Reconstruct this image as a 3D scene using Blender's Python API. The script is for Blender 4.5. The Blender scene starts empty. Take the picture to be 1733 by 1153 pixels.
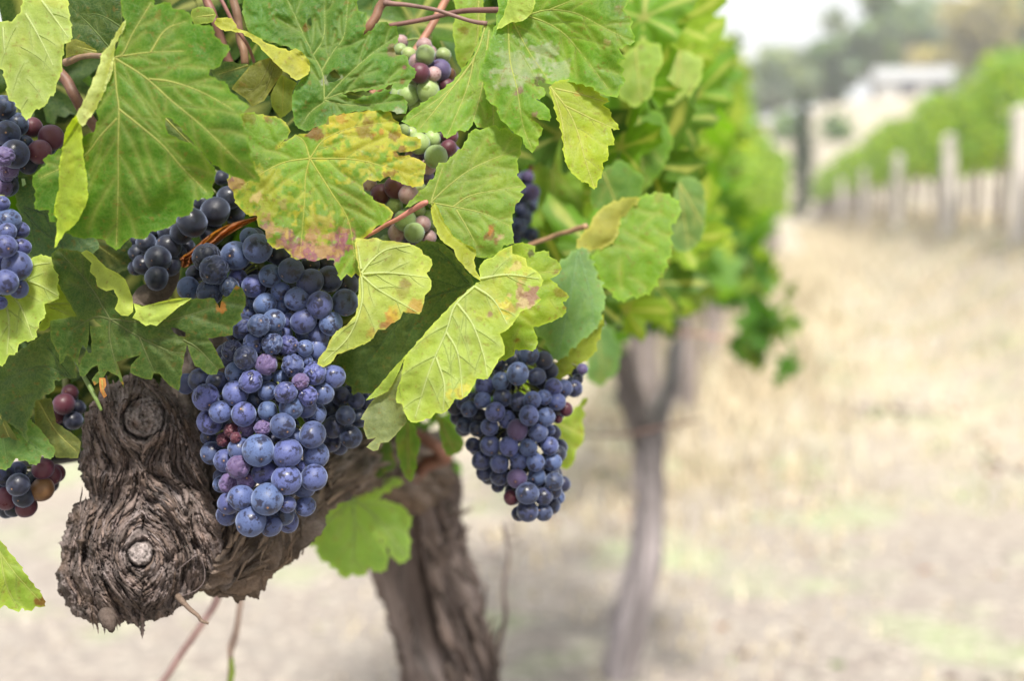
import bpy, math, random
import numpy as np
from mathutils import Vector, Matrix, Euler
from mathutils.geometry import delaunay_2d_cdt
random.seed(7); rng = np.random.RandomState(7)
S = bpy.context.scene; COL = S.collection
# ---------------------------------------------------------------- camera
W0, H0, F = 1733.0, 1153.0, 2407.0
CAMZ = 1.02
yaw = math.atan(458.5/F*math.cos(math.atan(241.5/F))); pitch = math.atan(241.5/F)
cam = bpy.data.cameras.new('camera'); camo = bpy.data.objects.new('camera', cam); COL.objects.link(camo)
camo.location = (0, 0, CAMZ)
camo.rotation_euler = Euler((math.pi/2-pitch, 0, yaw), 'XYZ')
cam.sensor_width = 36; cam.sensor_fit = 'HORIZONTAL'; cam.lens = 36*F/W0
cam.clip_start = .05; cam.clip_end = 900
cam.dof.use_dof = True; cam.dof.focus_distance = .685; cam.dof.aperture_fstop = 5.2; cam.dof.aperture_blades = 0
S.camera = camo
RM = np.array(camo.rotation_euler.to_matrix()); CC = np.array([0, 0, CAMZ])
# ---------------------------------------------------------------- light
SUN_EL, SUN_AZ = math.radians(58), math.radians(158)   # azimuth clockwise from +Y (row direction): sun behind and right of the camera
wd = bpy.data.worlds.new('World'); S.world = wd; wd.use_nodes = True
wn = wd.node_tree; wn.nodes.clear()
_o = wn.nodes.new('ShaderNodeOutputWorld'); _b = wn.nodes.new('ShaderNodeBackground')
_s = wn.nodes.new('ShaderNodeTexSky'); _s.sky_type = 'NISHITA'; _s.sun_disc = False
_s.sun_elevation = SUN_EL; _s.sun_rotation = SUN_AZ; _s.dust_density = 2.5; _s.air_density = 1.0
_m = wn.nodes.new('ShaderNodeMix'); _m.data_type = 'RGBA'; _m.inputs[0].default_value = .66
_m.inputs[7].default_value = (17., 16.8, 16.7, 1)       # thin bright cloud veil over the sky
wn.links.new(_s.outputs[0], _m.inputs[6]); wn.links.new(_m.outputs[2], _b.inputs[0])
_b.inputs[1].default_value = .05; wn.links.new(_b.outputs[0], _o.inputs[0])
sun = bpy.data.lights.new('sun', 'SUN'); suno = bpy.data.objects.new('sun', sun); COL.objects.link(suno)
sun.energy = 4.4; sun.angle = math.radians(8); sun.color = (1, .95, .86)
_d = Vector((math.sin(SUN_AZ)*math.cos(SUN_EL), math.cos(SUN_AZ)*math.cos(SUN_EL), math.sin(SUN_EL)))
suno.rotation_euler = _d.to_track_quat('Z', 'Y').to_euler(); suno.location = (0, -3, 8)
S.view_settings.view_transform = 'Standard'; S.view_settings.look = 'None'
S.view_settings.exposure = 1.02; S.view_settings.gamma = 1
S.render.engine = 'CYCLES'; S.cycles.use_denoising = True
S.cycles.max_bounces = 7; S.cycles.transmission_bounces = 5; S.cycles.diffuse_bounces = 4

# ---------------------------------------------------------------- helpers
def P(px, py, d):
    """photo pixel + metres along the lens axis -> point in the world"""
    px, py, d = np.broadcast_arrays(np.asarray(px, float), np.asarray(py, float), np.asarray(d, float))
    c = np.stack([(px-W0/2)/F*d, -(py-H0/2)/F*d, -d], -1)
    return c @ RM.T + CC
def h3(ix, iy, iz, s):
    n = (ix*374761393 + iy*668265263 + iz*2147483647 + s*1274126177) & 0xffffffff
    n = ((n ^ (n >> 13))*1274126177) & 0xffffffff
    n = ((n ^ (n >> 16))*2246822519) & 0xffffffff
    return ((n ^ (n >> 15)) & 0xffffff)/16777215.0
def vn(x, y, z=0., s=0):
    x, y, z = np.broadcast_arrays(np.asarray(x, float), np.asarray(y, float), np.asarray(z, float))
    xi, yi, zi = np.floor(x).astype(np.int64), np.floor(y).astype(np.int64), np.floor(z).astype(np.int64)
    fx, fy, fz = x-xi, y-yi, z-zi
    fx, fy, fz = [f*f*(3-2*f) for f in (fx, fy, fz)]
    r = 0
    for a in (0, 1):
        for b in (0, 1):
            for c in (0, 1):
                r = r + h3(xi+a, yi+b, zi+c, s)*(fx if a else 1-fx)*(fy if b else 1-fy)*(fz if c else 1-fz)
    return r*2-1
def fbm(x, y, z=0., s=0, o=4):
    r = 0; a = 1; t = 0
    for k in range(o):
        r = r + a*vn(np.asarray(x)*2**k, np.asarray(y)*2**k, np.asarray(z)*2**k, s+k*17); t += a; a *= .5
    return r/t*1.4
WL = {}
def make(name, V, Fc, mat, parent=None, col=None, smooth=True, origin=None):
    V = np.asarray(V, float).reshape(-1, 3)
    if origin is None:
        origin = V.mean(0) if parent is not None else np.array([V[:, 0].mean(), V[:, 1].mean(), V[:, 2].min()])
    origin = np.asarray(origin, float)
    me = bpy.data.meshes.new(name)
    me.from_pydata((V-origin).tolist(), [], [tuple(int(i) for i in f) for f in Fc]); me.update()
    if smooth: me.polygons.foreach_set('use_smooth', [True]*len(me.polygons))
    if col is not None:
        a = me.color_attributes.new('col', 'FLOAT_COLOR', 'POINT')
        c = np.ones((len(V), 4)); c[:, :3] = np.clip(col, 0, 1); a.data.foreach_set('color', c.ravel())
    if mat: me.materials.append(mat)
    o = bpy.data.objects.new(name, me); COL.objects.link(o)
    pl = np.zeros(3)
    if parent is not None: o.parent = parent; pl = WL[parent.name]
    o.location = origin-pl; WL[o.name] = origin
    return o
def empty(name, loc, parent=None):
    o = bpy.data.objects.new(name, None); COL.objects.link(o); o.empty_display_size = .05
    loc = np.asarray(loc, float)
    o.location = loc-(WL[parent.name] if parent is not None else 0)
    if parent is not None: o.parent = parent
    WL[o.name] = loc
    return o
def tag(o, label=None, cat=None, group=None, kind=None):
    if label: o['label'] = label
    if cat: o['category'] = cat
    if group: o['group'] = group
    if kind: o['kind'] = kind
    return o
class Acc:
    def __init__(s): s.V = []; s.F = []; s.C = []; s.n = 0
    def add(s, V, Fc, C):
        V = np.asarray(V, float); s.V.append(V)
        C = np.asarray(C, float)
        s.C.append(np.broadcast_to(C, V.shape).copy() if C.ndim == 1 else C)
        s.F += [tuple(i+s.n for i in f) for f in Fc]; s.n += len(V)
    def make(s, name, mat, parent=None, **k):
        return make(name, np.concatenate(s.V), s.F, mat, parent, col=np.concatenate(s.C), **k)
def spline(pts, n):
    pts = np.asarray(pts, float); m = len(pts)
    if m < 3:
        t = np.linspace(0, 1, n)[:, None]; return pts[0]*(1-t)+pts[-1]*t
    ext = np.vstack([2*pts[0]-pts[1], pts, 2*pts[-1]-pts[-2]])
    t = np.linspace(0, m-1-1e-6, n); i = t.astype(int); f = (t-i)[:, None]
    a, b, c, d = ext[i], ext[i+1], ext[i+2], ext[i+3]
    return .5*((2*b)+(-a+c)*f+(2*a-5*b+4*c-d)*f*f+(-a+3*b-3*c+d)*f**3)
def tube(path, rad, sides=10, disp=None, caps=True):
    path = np.asarray(path, float); n = len(path); rad = np.broadcast_to(rad, (n,))
    T = np.gradient(path, axis=0); T /= np.linalg.norm(T, axis=1)[:, None]+1e-12
    N = np.cross(T, [0.3, .9, .12]); N /= np.linalg.norm(N, axis=1)[:, None]+1e-12
    B = np.cross(T, N)
    th = np.linspace(0, 2*math.pi, sides, endpoint=False)
    R = rad[:, None]*np.ones(sides)
    if disp is not None: R = R+disp(np.broadcast_to(th, (n, sides)), np.arange(n)[:, None]*np.ones(sides))
    V = path[:, None]+R[..., None]*(np.cos(th)[None, :, None]*N[:, None]+np.sin(th)[None, :, None]*B[:, None])
    V = V.reshape(-1, 3); Fc = []
    for i in range(n-1):
        for j in range(sides):
            k = (j+1) % sides
            Fc.append((i*sides+j, i*sides+k, (i+1)*sides+k, (i+1)*sides+j))
    if caps:
        Fc.append(tuple(range(sides))[::-1]); Fc.append(tuple((n-1)*sides+j for j in range(sides)))
    return V, Fc
def segdist(p, poly, closed=True):
    a = np.asarray(poly, float); b = np.roll(a, -1, 0)
    if not closed: a, b = a[:-1], b[:-1]
    out = np.full(len(p), 1e9)
    for k in range(0, len(a), 40):
        A, Bq = a[k:k+40], b[k:k+40]; d = Bq-A; L = (d*d).sum(1)+1e-9
        t = np.clip(((p[:, None]-A)*d).sum(2)/L, 0, 1)
        q = A+t[..., None]*d
        out = np.minimum(out, np.sqrt(((p[:, None]-q)**2).sum(2)).min(1))
    return out
def inside(p, poly):
    a = np.asarray(poly, float); b = np.roll(a, -1, 0); r = np.zeros(len(p), bool)
    x, y = p[:, 0], p[:, 1]
    for (x1, y1), (x2, y2) in zip(a, b):
        if y1 == y2: continue
        c = ((y1 > y) != (y2 > y)) & (x < (x2-x1)*(y-y1)/(y2-y1)+x1)
        r ^= c
    return r

# ---------------------------------------------------------------- materials
def mat(name):
    m = bpy.data.materials.new(name); m.use_nodes = True; t = m.node_tree; t.nodes.clear()
    return m, t, t.nodes.new('ShaderNodeOutputMaterial')
def N(t, typ, **k):
    n = t.nodes.new(typ)
    for a, v in k.items():
        if a.startswith('i_'):
            key = a[2:]; key = int(key) if key.isdigit() else key
            n.inputs[key].default_value = v
        else: setattr(n, a, v)
    return n
def mixc(t, f, a, b, blend='MIX'):
    n = t.nodes.new('ShaderNodeMix'); n.data_type = 'RGBA'; n.blend_type = blend
    for i, v in ((0, f), (6, a), (7, b)):
        if isinstance(v, (int, float)): n.inputs[i].default_value = v
        elif isinstance(v, tuple): n.inputs[i].default_value = v if len(v) == 4 else v+(1,)
        else: t.links.new(v, n.inputs[i])
    return n.outputs[2]
def ramp(t, f, a, b):
    n = N(t, 'ShaderNodeMapRange'); n.inputs[1].default_value = a; n.inputs[2].default_value = b
    t.links.new(f, n.inputs[0]); n.clamp = True
    return n.outputs[0]
def leafmat(name, trans=.44, rough=.42, detail=True, spec=.22, tint=(1.85, 1.8, .5)):
    m, t, o = mat(name)
    at = N(t, 'ShaderNodeAttribute', attribute_name='col')
    pb = N(t, 'ShaderNodeBsdfPrincipled'); pb.inputs['Roughness'].default_value = rough
    pb.inputs['Specular IOR Level'].default_value = spec
    tr = N(t, 'ShaderNodeBsdfTranslucent'); mx = N(t, 'ShaderNodeMixShader'); mx.inputs[0].default_value = trans
    c = at.outputs[0]
    if detail:
        tc = N(t, 'ShaderNodeTexCoord')
        v = N(t, 'ShaderNodeTexVoronoi', feature='DISTANCE_TO_EDGE'); v.inputs['Scale'].default_value = 430
        n1 = N(t, 'ShaderNodeTexNoise'); n1.inputs['Scale'].default_value = 160; n1.inputs['Detail'].default_value = 5
        n2 = N(t, 'ShaderNodeTexNoise'); n2.inputs['Scale'].default_value = 1400; n2.inputs['Detail'].default_value = 2
        # wobble the cell pattern so that it reads as a net of fine veins
        ad = N(t, 'ShaderNodeVectorMath', operation='MULTIPLY_ADD'); ad.inputs[1].default_value = (.010,)*3
        t.links.new(n1.outputs['Color'], ad.inputs[0]); t.links.new(tc.outputs['Object'], ad.inputs[2])
        t.links.new(ad.outputs[0], v.inputs['Vector'])
        for n in (n1, n2): t.links.new(tc.outputs['Object'], n.inputs['Vector'])
        e = ramp(t, v.outputs['Distance'], 0, .16)
        c = mixc(t, ramp(t, n1.outputs[0], .3, .75), mixc(t, .13, c, (0, 0, 0), 'MIX'), mixc(t, .03, c, (.6, .6, .2), 'MIX'))
        c2 = mixc(t, .055, c, (.6, .62, .2)); c = mixc(t, e, c2, c)
        c = mixc(t, ramp(t, n2.outputs[0], .64, .72), c, mixc(t, .35, c, (.05, .04, .01)))
        su = N(t, 'ShaderNodeMath', operation='MULTIPLY_ADD'); su.inputs[1].default_value = .7
        t.links.new(n1.outputs[0], su.inputs[0]); t.links.new(e, su.inputs[2])
        bp = N(t, 'ShaderNodeBump'); bp.inputs['Strength'].default_value = .3; bp.inputs['Distance'].default_value = .0005
        t.links.new(su.outputs[0], bp.inputs['Height']); t.links.new(bp.outputs[0], pb.inputs['Normal'])
        rr = N(t, 'ShaderNodeMapRange'); rr.inputs[3].default_value = rough-.08; rr.inputs[4].default_value = rough+.22
        t.links.new(n1.outputs[0], rr.inputs[0]); t.links.new(rr.outputs[0], pb.inputs['Roughness'])
    t.links.new(c, pb.inputs['Base Color'])
    tcol = mixc(t, 1.0, c, tint, 'MULTIPLY'); t.links.new(tcol, tr.inputs['Color'])
    t.links.new(pb.outputs[0], mx.inputs[1]); t.links.new(tr.outputs[0], mx.inputs[2]); t.links.new(mx.outputs[0], o.inputs[0])
    return m
M_STRAW = leafmat('dry_straw', .25, .7, False, .1, (1.1, 1.05, .95)); M_LEAF = leafmat('leaf_blade'); M_FOL = leafmat('canopy_leaves', .5, .5, False, .2)
def attrmat(name, rough=.85, scale=600, bump=.5, dist=.0006, spec=.25, amount=.5, stretch=None):
    m, t, o = mat(name)
    at = N(t, 'ShaderNodeAttribute', attribute_name='col'); pb = N(t, 'ShaderNodeBsdfPrincipled')
    pb.inputs['Roughness'].default_value = rough; pb.inputs['Specular IOR Level'].default_value = spec
    tc = N(t, 'ShaderNodeTexCoord'); n1 = N(t, 'ShaderNodeTexNoise'); n1.inputs['Scale'].default_value = scale; n1.inputs['Detail'].default_value = 6
    n1.inputs['Roughness'].default_value = .7
    if stretch:
        mp = N(t, 'ShaderNodeMapping'); mp.inputs['Scale'].default_value = stretch
        t.links.new(tc.outputs['Object'], mp.inputs[0]); t.links.new(mp.outputs[0], n1.inputs['Vector'])
    else: t.links.new(tc.outputs['Object'], n1.inputs['Vector'])
    k = ramp(t, n1.outputs[0], .3, .7)
    c = mixc(t, k, mixc(t, amount, at.outputs[0], (.02, .015, .012)), mixc(t, amount*.11, at.outputs[0], (.6, .55, .5)))
    t.links.new(c, pb.inputs['Base Color'])
    bp = N(t, 'ShaderNodeBump'); bp.inputs['Strength'].default_value = bump; bp.inputs['Distance'].default_value = dist
    t.links.new(n1.outputs[0], bp.inputs['Height']); t.links.new(bp.outputs[0], pb.inputs['Normal'])
    t.links.new(pb.outputs[0], o.inputs[0]); return m
M_BARK = attrmat('vine_bark', .9, 700, .7, .0008)
M_CANE = attrmat('cane_skin', .55, 300, .3, .0004, .4, .3)
M_WOOD = attrmat('weathered_wood', .85, 40, .5, .002, .2, .3, (1, 1, .12))
M_BARK2 = attrmat('trunk_bark', .9, 60, .6, .003, .2, .4, (1, 1, .25))
def plain(name, c, rough=.6, metal=0):
    m, t, o = mat(name); pb = N(t, 'ShaderNodeBsdfPrincipled'); pb.inputs['Roughness'].default_value = rough
    pb.inputs['Metallic'].default_value = metal
    n1 = N(t, 'ShaderNodeTexNoise'); n1.inputs['Scale'].default_value = 90; n1.inputs['Detail'].default_value = 4
    t.links.new(mixc(t, n1.outputs[0], tuple(x*.75 for x in c), tuple(min(1, x*1.2) for x in c)), pb.inputs['Base Color'])
    t.links.new(pb.outputs[0], o.inputs[0]); return m
M_TUBE = plain('black_plastic', (.02, .02, .022), .4)
def grapemat(name, bare, bloom, bl=.8, rough=.42, sheen=.5, lo=.36, hi=.56):
    m, t, o = mat(name); pb = N(t, 'ShaderNodeBsdfPrincipled')
    tc = N(t, 'ShaderNodeTexCoord'); oi = N(t, 'ShaderNodeObjectInfo')
    of = N(t, 'ShaderNodeVectorMath', operation='MULTIPLY_ADD'); of.inputs[1].default_value = (40, 40, 40)
    cb = N(t, 'ShaderNodeCombineXYZ')
    for i in range(3): t.links.new(oi.outputs['Random'], cb.inputs[i])
    t.links.new(cb.outputs[0], of.inputs[0]); t.links.new(tc.outputs['Object'], of.inputs[2])
    def noise(sc, det, ro=.5):
        n = N(t, 'ShaderNodeTexNoise'); n.inputs['Scale'].default_value = sc; n.inputs['Detail'].default_value = det; n.inputs['Roughness'].default_value = ro
        t.links.new(of.outputs[0], n.inputs['Vector']); return n.outputs[0]
    big, fine, mid = noise(1.5, 6, .62), noise(9, 6, .7), noise(3.5, 5, .6)
    f = ramp(t, big, lo-.03, lo+.03)
    f2 = ramp(t, mid, .3, .42)
    mm = N(t, 'ShaderNodeMath', operation='MULTIPLY'); t.links.new(f, mm.inputs[0]); t.links.new(f2, mm.inputs[1])
    f3 = N(t, 'ShaderNodeMapRange'); f3.inputs[1].default_value = .25; f3.inputs[2].default_value = .75; f3.inputs[3].default_value = .5; f3.inputs[4].default_value = 1
    t.links.new(fine, f3.inputs[0])
    m2 = N(t, 'ShaderNodeMath', operation='MULTIPLY'); t.links.new(mm.outputs[0], m2.inputs[0]); t.links.new(f3.outputs[0], m2.inputs[1])
    m3 = N(t, 'ShaderNodeMath', operation='MULTIPLY_ADD'); m3.inputs[1].default_value = bl; m3.inputs[2].default_value = .07
    t.links.new(m2.outputs[0], m3.inputs[0])
    hs = N(t, 'ShaderNodeHueSaturation'); hs.inputs['Color'].default_value = bloom+(1,)
    hr = N(t, 'ShaderNodeMapRange'); hr.inputs[3].default_value = .482; hr.inputs[4].default_value = .515
    vr = N(t, 'ShaderNodeMapRange'); vr.inputs[3].default_value = .7; vr.inputs[4].default_value = 1.2
    rr = N(t, 'ShaderNodeMath', operation='FRACT'); r7 = N(t, 'ShaderNodeMath', operation='MULTIPLY'); r7.inputs[1].default_value = 17.3
    t.links.new(oi.outputs['Random'], r7.inputs[0]); t.links.new(r7.outputs[0], rr.inputs[0])
    t.links.new(oi.outputs['Random'], hr.inputs[0]); t.links.new(rr.outputs[0], vr.inputs[0])
    t.links.new(hr.outputs[0], hs.inputs['Hue']); t.links.new(vr.outputs[0], hs.inputs['Value'])
    c = mixc(t, m3.outputs[0], bare, hs.outputs[0])
    # the small brown scar left by the flower, at the berry's lower pole
    dt = N(t, 'ShaderNodeVectorMath', operation='DISTANCE'); dt.inputs[1].default_value = (0, 0, -1)
    t.links.new(tc.outputs['Object'], dt.inputs[0])
    c = mixc(t, ramp(t, dt.outputs['Value'], .30, .2), c, mixc(t, .65, c, bare))
    c = mixc(t, ramp(t, dt.outputs['Value'], .085, .06), c, (.22, .12, .06))
    sp = noise(14, 3, .5); c = mixc(t, ramp(t, sp, .76, .79), c, (.14, .07, .05))
    t.links.new(c, pb.inputs['Base Color'])
    r2 = N(t, 'ShaderNodeMapRange'); r2.inputs[3].default_value = rough-.14; r2.inputs[4].default_value = rough+.2
    t.links.new(m2.outputs[0], r2.inputs[0]); t.links.new(r2.outputs[0], pb.inputs['Roughness'])
    pb.inputs['Sheen Weight'].default_value = sheen; pb.inputs['Sheen Roughness'].default_value = .45
    pb.inputs['Sheen Tint'].default_value = (.5, .6, .9, 1)
    pb.inputs['Specular IOR Level'].default_value = .32
    bp = N(t, 'ShaderNodeBump'); bp.inputs['Strength'].default_value = .06; bp.inputs['Distance'].default_value = .03
    t.links.new(fine, bp.inputs['Height']); t.links.new(bp.outputs[0], pb.inputs['Normal'])
    t.links.new(pb.outputs[0], o.inputs[0]); return m
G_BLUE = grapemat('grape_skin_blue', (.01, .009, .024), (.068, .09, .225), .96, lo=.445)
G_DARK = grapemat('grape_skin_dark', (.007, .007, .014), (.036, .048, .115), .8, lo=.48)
G_SHAD = grapemat('grape_skin_shaded', (.008, .008, .016), (.014, .018, .034), .7, lo=.48)  # skin darkened: the deep shade under the leaves is put into the colour
G_PURP = grapemat('grape_skin_purple', (.04, .014, .035), (.1, .075, .18), .85, .5)
G_RED = grapemat('grape_skin_maroon', (.06, .008, .014), (.09, .03, .045), .5, .35, .25)
G_GREEN = grapemat('grape_skin_green', (.14, .18, .045), (.25, .32, .13), .85, .35, .3)
G_PINK = grapemat('grape_skin_pink', (.16, .06, .06), (.34, .24, .24), .8, .4, .3)
G_OLIVE = grapemat('grape_skin_olive', (.1, .045, .015), (.17, .09, .03), .7, .35, .2)
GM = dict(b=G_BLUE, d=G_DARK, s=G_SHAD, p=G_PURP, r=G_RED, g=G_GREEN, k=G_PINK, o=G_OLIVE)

# ---------------------------------------------------------------- leaves traced one by one
PXM = .685/F
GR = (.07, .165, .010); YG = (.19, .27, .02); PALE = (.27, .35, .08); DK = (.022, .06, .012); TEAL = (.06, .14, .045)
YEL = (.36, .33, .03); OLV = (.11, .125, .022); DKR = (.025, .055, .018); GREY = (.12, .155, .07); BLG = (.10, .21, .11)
VY = (.48, .48, .15)
def serrate(poly, amp=3.0, big=15, seed=0):
    r = random.Random(seed); out = []; n = len(poly)
    A = sum(poly[i][0]*poly[(i+1) % n][1]-poly[(i+1) % n][0]*poly[i][1] for i in range(n))
    sg = 1 if A > 0 else -1
    for i in range(n):
        (x1, y1), (x2, y2) = poly[i], poly[(i+1) % n]
        out.append((x1, y1)); L = math.hypot(x2-x1, y2-y1)
        if L < big or amp <= 0: continue
        nx, ny = (y2-y1)/L*sg, -(x2-x1)/L*sg
        k = max(1, int(round(L/(big*1.35))))
        for j in range(k):
            a = amp*r.uniform(.5, 1.2)
            for f, q in ((.12, -.45), (.4, .3), (.68, 1.), (.82, -.1)):
                if j == 0 and f < .2: continue
                t = (j+f)/k; out.append((x1+(x2-x1)*t+nx*a*q, y1+(y2-y1)*t+ny*a*q))
    return out
def triangulate(poly, holes, step, rs):
    pl = []
    for i in range(len(poly)):
        a, b = np.array(poly[i], float), np.array(poly[(i+1) % len(poly)], float)
        L = np.linalg.norm(b-a)
        if L < .3: continue
        k = max(1, int(L/(step*1.1)))
        for j in range(k): pl.append(a+(b-a)*j/k)
    pl = np.array(pl); lo, hi = pl.min(0), pl.max(0)
    gx, gy = np.meshgrid(np.arange(lo[0], hi[0], step), np.arange(lo[1], hi[1], step*.87))
    gx = gx+(np.arange(gx.shape[0]) % 2)[:, None]*step*.5
    g = np.stack([gx.ravel(), gy.ravel()], 1)+rs.uniform(-.12, .12, (gx.size, 2))*step
    g = g[inside(g, pl)]; g = g[segdist(g, pl) > step*.55]
    pts = list(pl); edges = [(i, (i+1) % len(pl)) for i in range(len(pl))]
    for h in holes:
        g = g[~inside(g, h)]; g = g[segdist(g, h) > step*.5]; b0 = len(pts)
        pts += [np.array(q, float) for q in h]; edges += [(b0+i, b0+(i+1) % len(h)) for i in range(len(h))]
    allp = np.vstack([np.array(pts), g])
    r = delaunay_2d_cdt([Vector(p) for p in allp], edges, [], 0, 1e-4)
    V = np.array([tuple(v) for v in r[0]]); T = np.array([f for f in r[2] if len(f) == 3])
    c = V[T].mean(1); ok = inside(c, pl)
    for h in holes: ok &= ~inside(c, h)
    return V, T[ok], pl
STC = dict(br=(.13, .045, .012), pu=(.21, .07, .11), ye=(.5, .4, .04), or_=(.36, .13, .03), dk=(.03, .02, .01), gy=(.32, .33, .27), tn=(.42, .3, .2))
LEAVES = []
def leaf(out, O, veins, d, col, tx=0, ty=0, vc=VY, flaps=(), holes=(), stains=(), z=(), pucker=1., step=3.2, teeth=2.6, under=False,
         droop=5., wave=2.5, edge=None, label=None, sec=True, mottle=.2, yel=-.12, seed=None):
    seed = len(LEAVES)*13+5 if seed is None else seed
    rs = np.random.RandomState(seed); O = np.array(O, float)
    poly = serrate(out, teeth, 15, seed)
    V, T, pl = triangulate(poly, holes, step, rs)
    vs = [spline(v, max(6, int(np.linalg.norm(np.diff(np.array(v, float), axis=0), axis=1).sum()/6))) for v in veins]
    main = [(v, 4.0, 1.1) for v in vs]
    allv = list(main)
    if sec:
        for v in vs:
            L = np.linalg.norm(np.diff(v, axis=0), axis=1).sum()
            if L < 70: continue
            k = int(L/30); side = rs.choice([-1, 1])
            for q in range(1, k+1):
                f = (q-.1)/(k+.6); i = int(f*(len(v)-1)); i = min(max(i, 1), len(v)-2)
                t = v[i+1]-v[i-1]; t /= np.linalg.norm(t)+1e-9
                side = -side
                an = math.radians(rs.uniform(36, 50))*side
                dr = np.array([t[0]*math.cos(an)-t[1]*math.sin(an), t[0]*math.sin(an)+t[1]*math.cos(an)])
                ln = L*(.52-.3*f)*rs.uniform(.8, 1.15); p = v[i].copy(); line = [p.copy()]; ws = ln/9
                for s in range(9):
                    p = p+dr*ws; dr = dr*.93+t*.07+rs.normal(0, .03, 2); dr /= np.linalg.norm(dr); line.append(p.copy())
                allv.append((np.array(line), 1.8, .6))
    vl = []
    for v, w0, w1 in allv:
        ok = inside(v, pl)
        for h in holes: ok &= ~inside(v, h)
        ok[:2] = True
        n = len(v) if ok.all() else int(np.argmin(ok))
        if n >= 3: vl.append((v[:n], w0, w1))
    zc = np.array([(a, b) for a, b, _ in z]) if len(z) else None; zv = np.array([c for _, _, c in z]) if len(z) else None
    R = max(40., np.sqrt(((pl-O)**2).sum(1)).max())
    def dv(p):
        return np.minimum.reduce([segdist(p, v, False) for v, _, _ in vl]) if vl else np.full(len(p), 50.)
    def field(p, dist):
        q = p-O; r = np.sqrt((q**2).sum(1))/R
        m = (tx*(p[:, 0]-O[0])+ty*(p[:, 1]-O[1]))/100.
        m = m-droop*r**2+wave*fbm(p[:, 0]/75, p[:, 1]/75, 0, seed, 3)*np.clip(r*2, .3, 1)
        if zc is not None:
            w = 1/((((p[:, None]-zc)**2).sum(2)+400)**1.5); m = m+(w*zv).sum(1)/(w.sum(1)+1/90.**3)
        s = -1 if under else 1
        m = m+s*pucker*((.7 if under else 1.1)*(1-np.exp(-dist/9.))+.35*fbm(p[:, 0]/13, p[:, 1]/13, 0, seed+3, 2)*np.clip(dist/8, 0, 1))
        return m
    acc = Acc(); dist = dv(V); de = segdist(V, pl)
    def colour(p, dist, de, base, seed2):
        c = np.tile(np.array(base, float), (len(p), 1))
        n = fbm(p[:, 0]/55, p[:, 1]/55, 0, seed2, 4)[:, None]
        c = c*(1+mottle*n)
        c = c+(np.array([.1, .05, 0])*c.sum(1, keepdims=True)*1.2)*np.clip(fbm(p[:, 0]/38, p[:, 1]/38, 0, seed2+9, 3)+yel, 0, 1)[:, None]
        k = np.exp(-dist/4.)[:, None]*.32; c = c*(1-k)+np.array(vc)*k*.9
        k = np.exp(-de/2.2)[:, None]*.55; c = c*(1-k)+(np.array(base)*1.7+np.array((.07, .045, .005)))*k
        if edge:
            for key, wd, amt in edge:
                e = np.clip((wd*(.55+.9*fbm(p[:, 0]/26, p[:, 1]/26, 0, seed2+21, 3))-de)/5, 0, 1)[:, None]*amt
                c = c*(1-e)+np.array(STC[key])*e
        for sx, sy, sr, key, amt in stains:
            rr = np.hypot(p[:, 0]-sx, p[:, 1]-sy)/sr
            e = np.clip((1.15-rr+1.1*fbm(p[:, 0]/10, p[:, 1]/10, 0, seed2+31, 4))*3, 0, 1)*(rr < 1.8)
            e = (e*amt)[:, None]; c = c*(1-e)+np.array(STC[key])*e
        sp = fbm(p[:, 0]/5.5, p[:, 1]/5.5, 0, seed2+41, 2); e = (np.clip((sp-.72)*6, 0, 1)*.5)[:, None]
        c = c*(1-e)+np.array((.16, .09, .02))*e
        return c
    m = field(V, dist)
    acc.add(P(V[:, 0], V[:, 1], d-m/1000), T.tolist(), colour(V, dist, de, col, seed))
    for fl in flaps:
        fo, hinge, fc, bump = fl[:4]
        fp = serrate(fo, teeth*.6, 15, seed+7); Vf, Tf, plf = triangulate(fp, [], step, rs)
        hd = segdist(Vf, np.array(hinge, float), False); dd = dv(Vf)
        mf = field(Vf, dd)+bump*(1-np.exp(-hd/14.))+.4
        acc.add(P(Vf[:, 0], Vf[:, 1], d-mf/1000), Tf.tolist(), colour(Vf, np.full(len(Vf), 30.), segdist(Vf, plf), fc, seed+5))
    for v, w0, w1 in vl:                                    # veins stand proud of the blade on both faces
        n = len(v); t = np.gradient(v, axis=0); t /= np.linalg.norm(t, axis=1)[:, None]+1e-9
        nn = np.stack([-t[:, 1], t[:, 0]], 1); w = np.linspace(w0, w1, n)[:, None]*(.55 if not under else .62)
        fm = field(v, np.zeros(n))
        l, r_ = v+nn*w, v-nn*w
        lift = .26 if under else .16
        hgt = lift*np.linspace(w0, w1, n)
        V4 = np.stack([P(l[:, 0], l[:, 1], d-(fm+.03)/1000), P(v[:, 0], v[:, 1], d-(fm+hgt)/1000),
                       P(r_[:, 0], r_[:, 1], d-(fm+.03)/1000), P(v[:, 0], v[:, 1], d-(fm-hgt)/1000)], 1).reshape(-1, 3)
        Fc = [(i*4+j, i*4+(j+1) % 4, i*4+4+(j+1) % 4, i*4+4+j) for i in range(n-1) for j in range(4)]
        k = .75 if w0 > 2 else .25
        acc.add(V4, Fc, np.array(vc)*k+np.array(col)*(1-k))
    LEAVES.append((acc, P(O[0], O[1], d), label))

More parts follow.
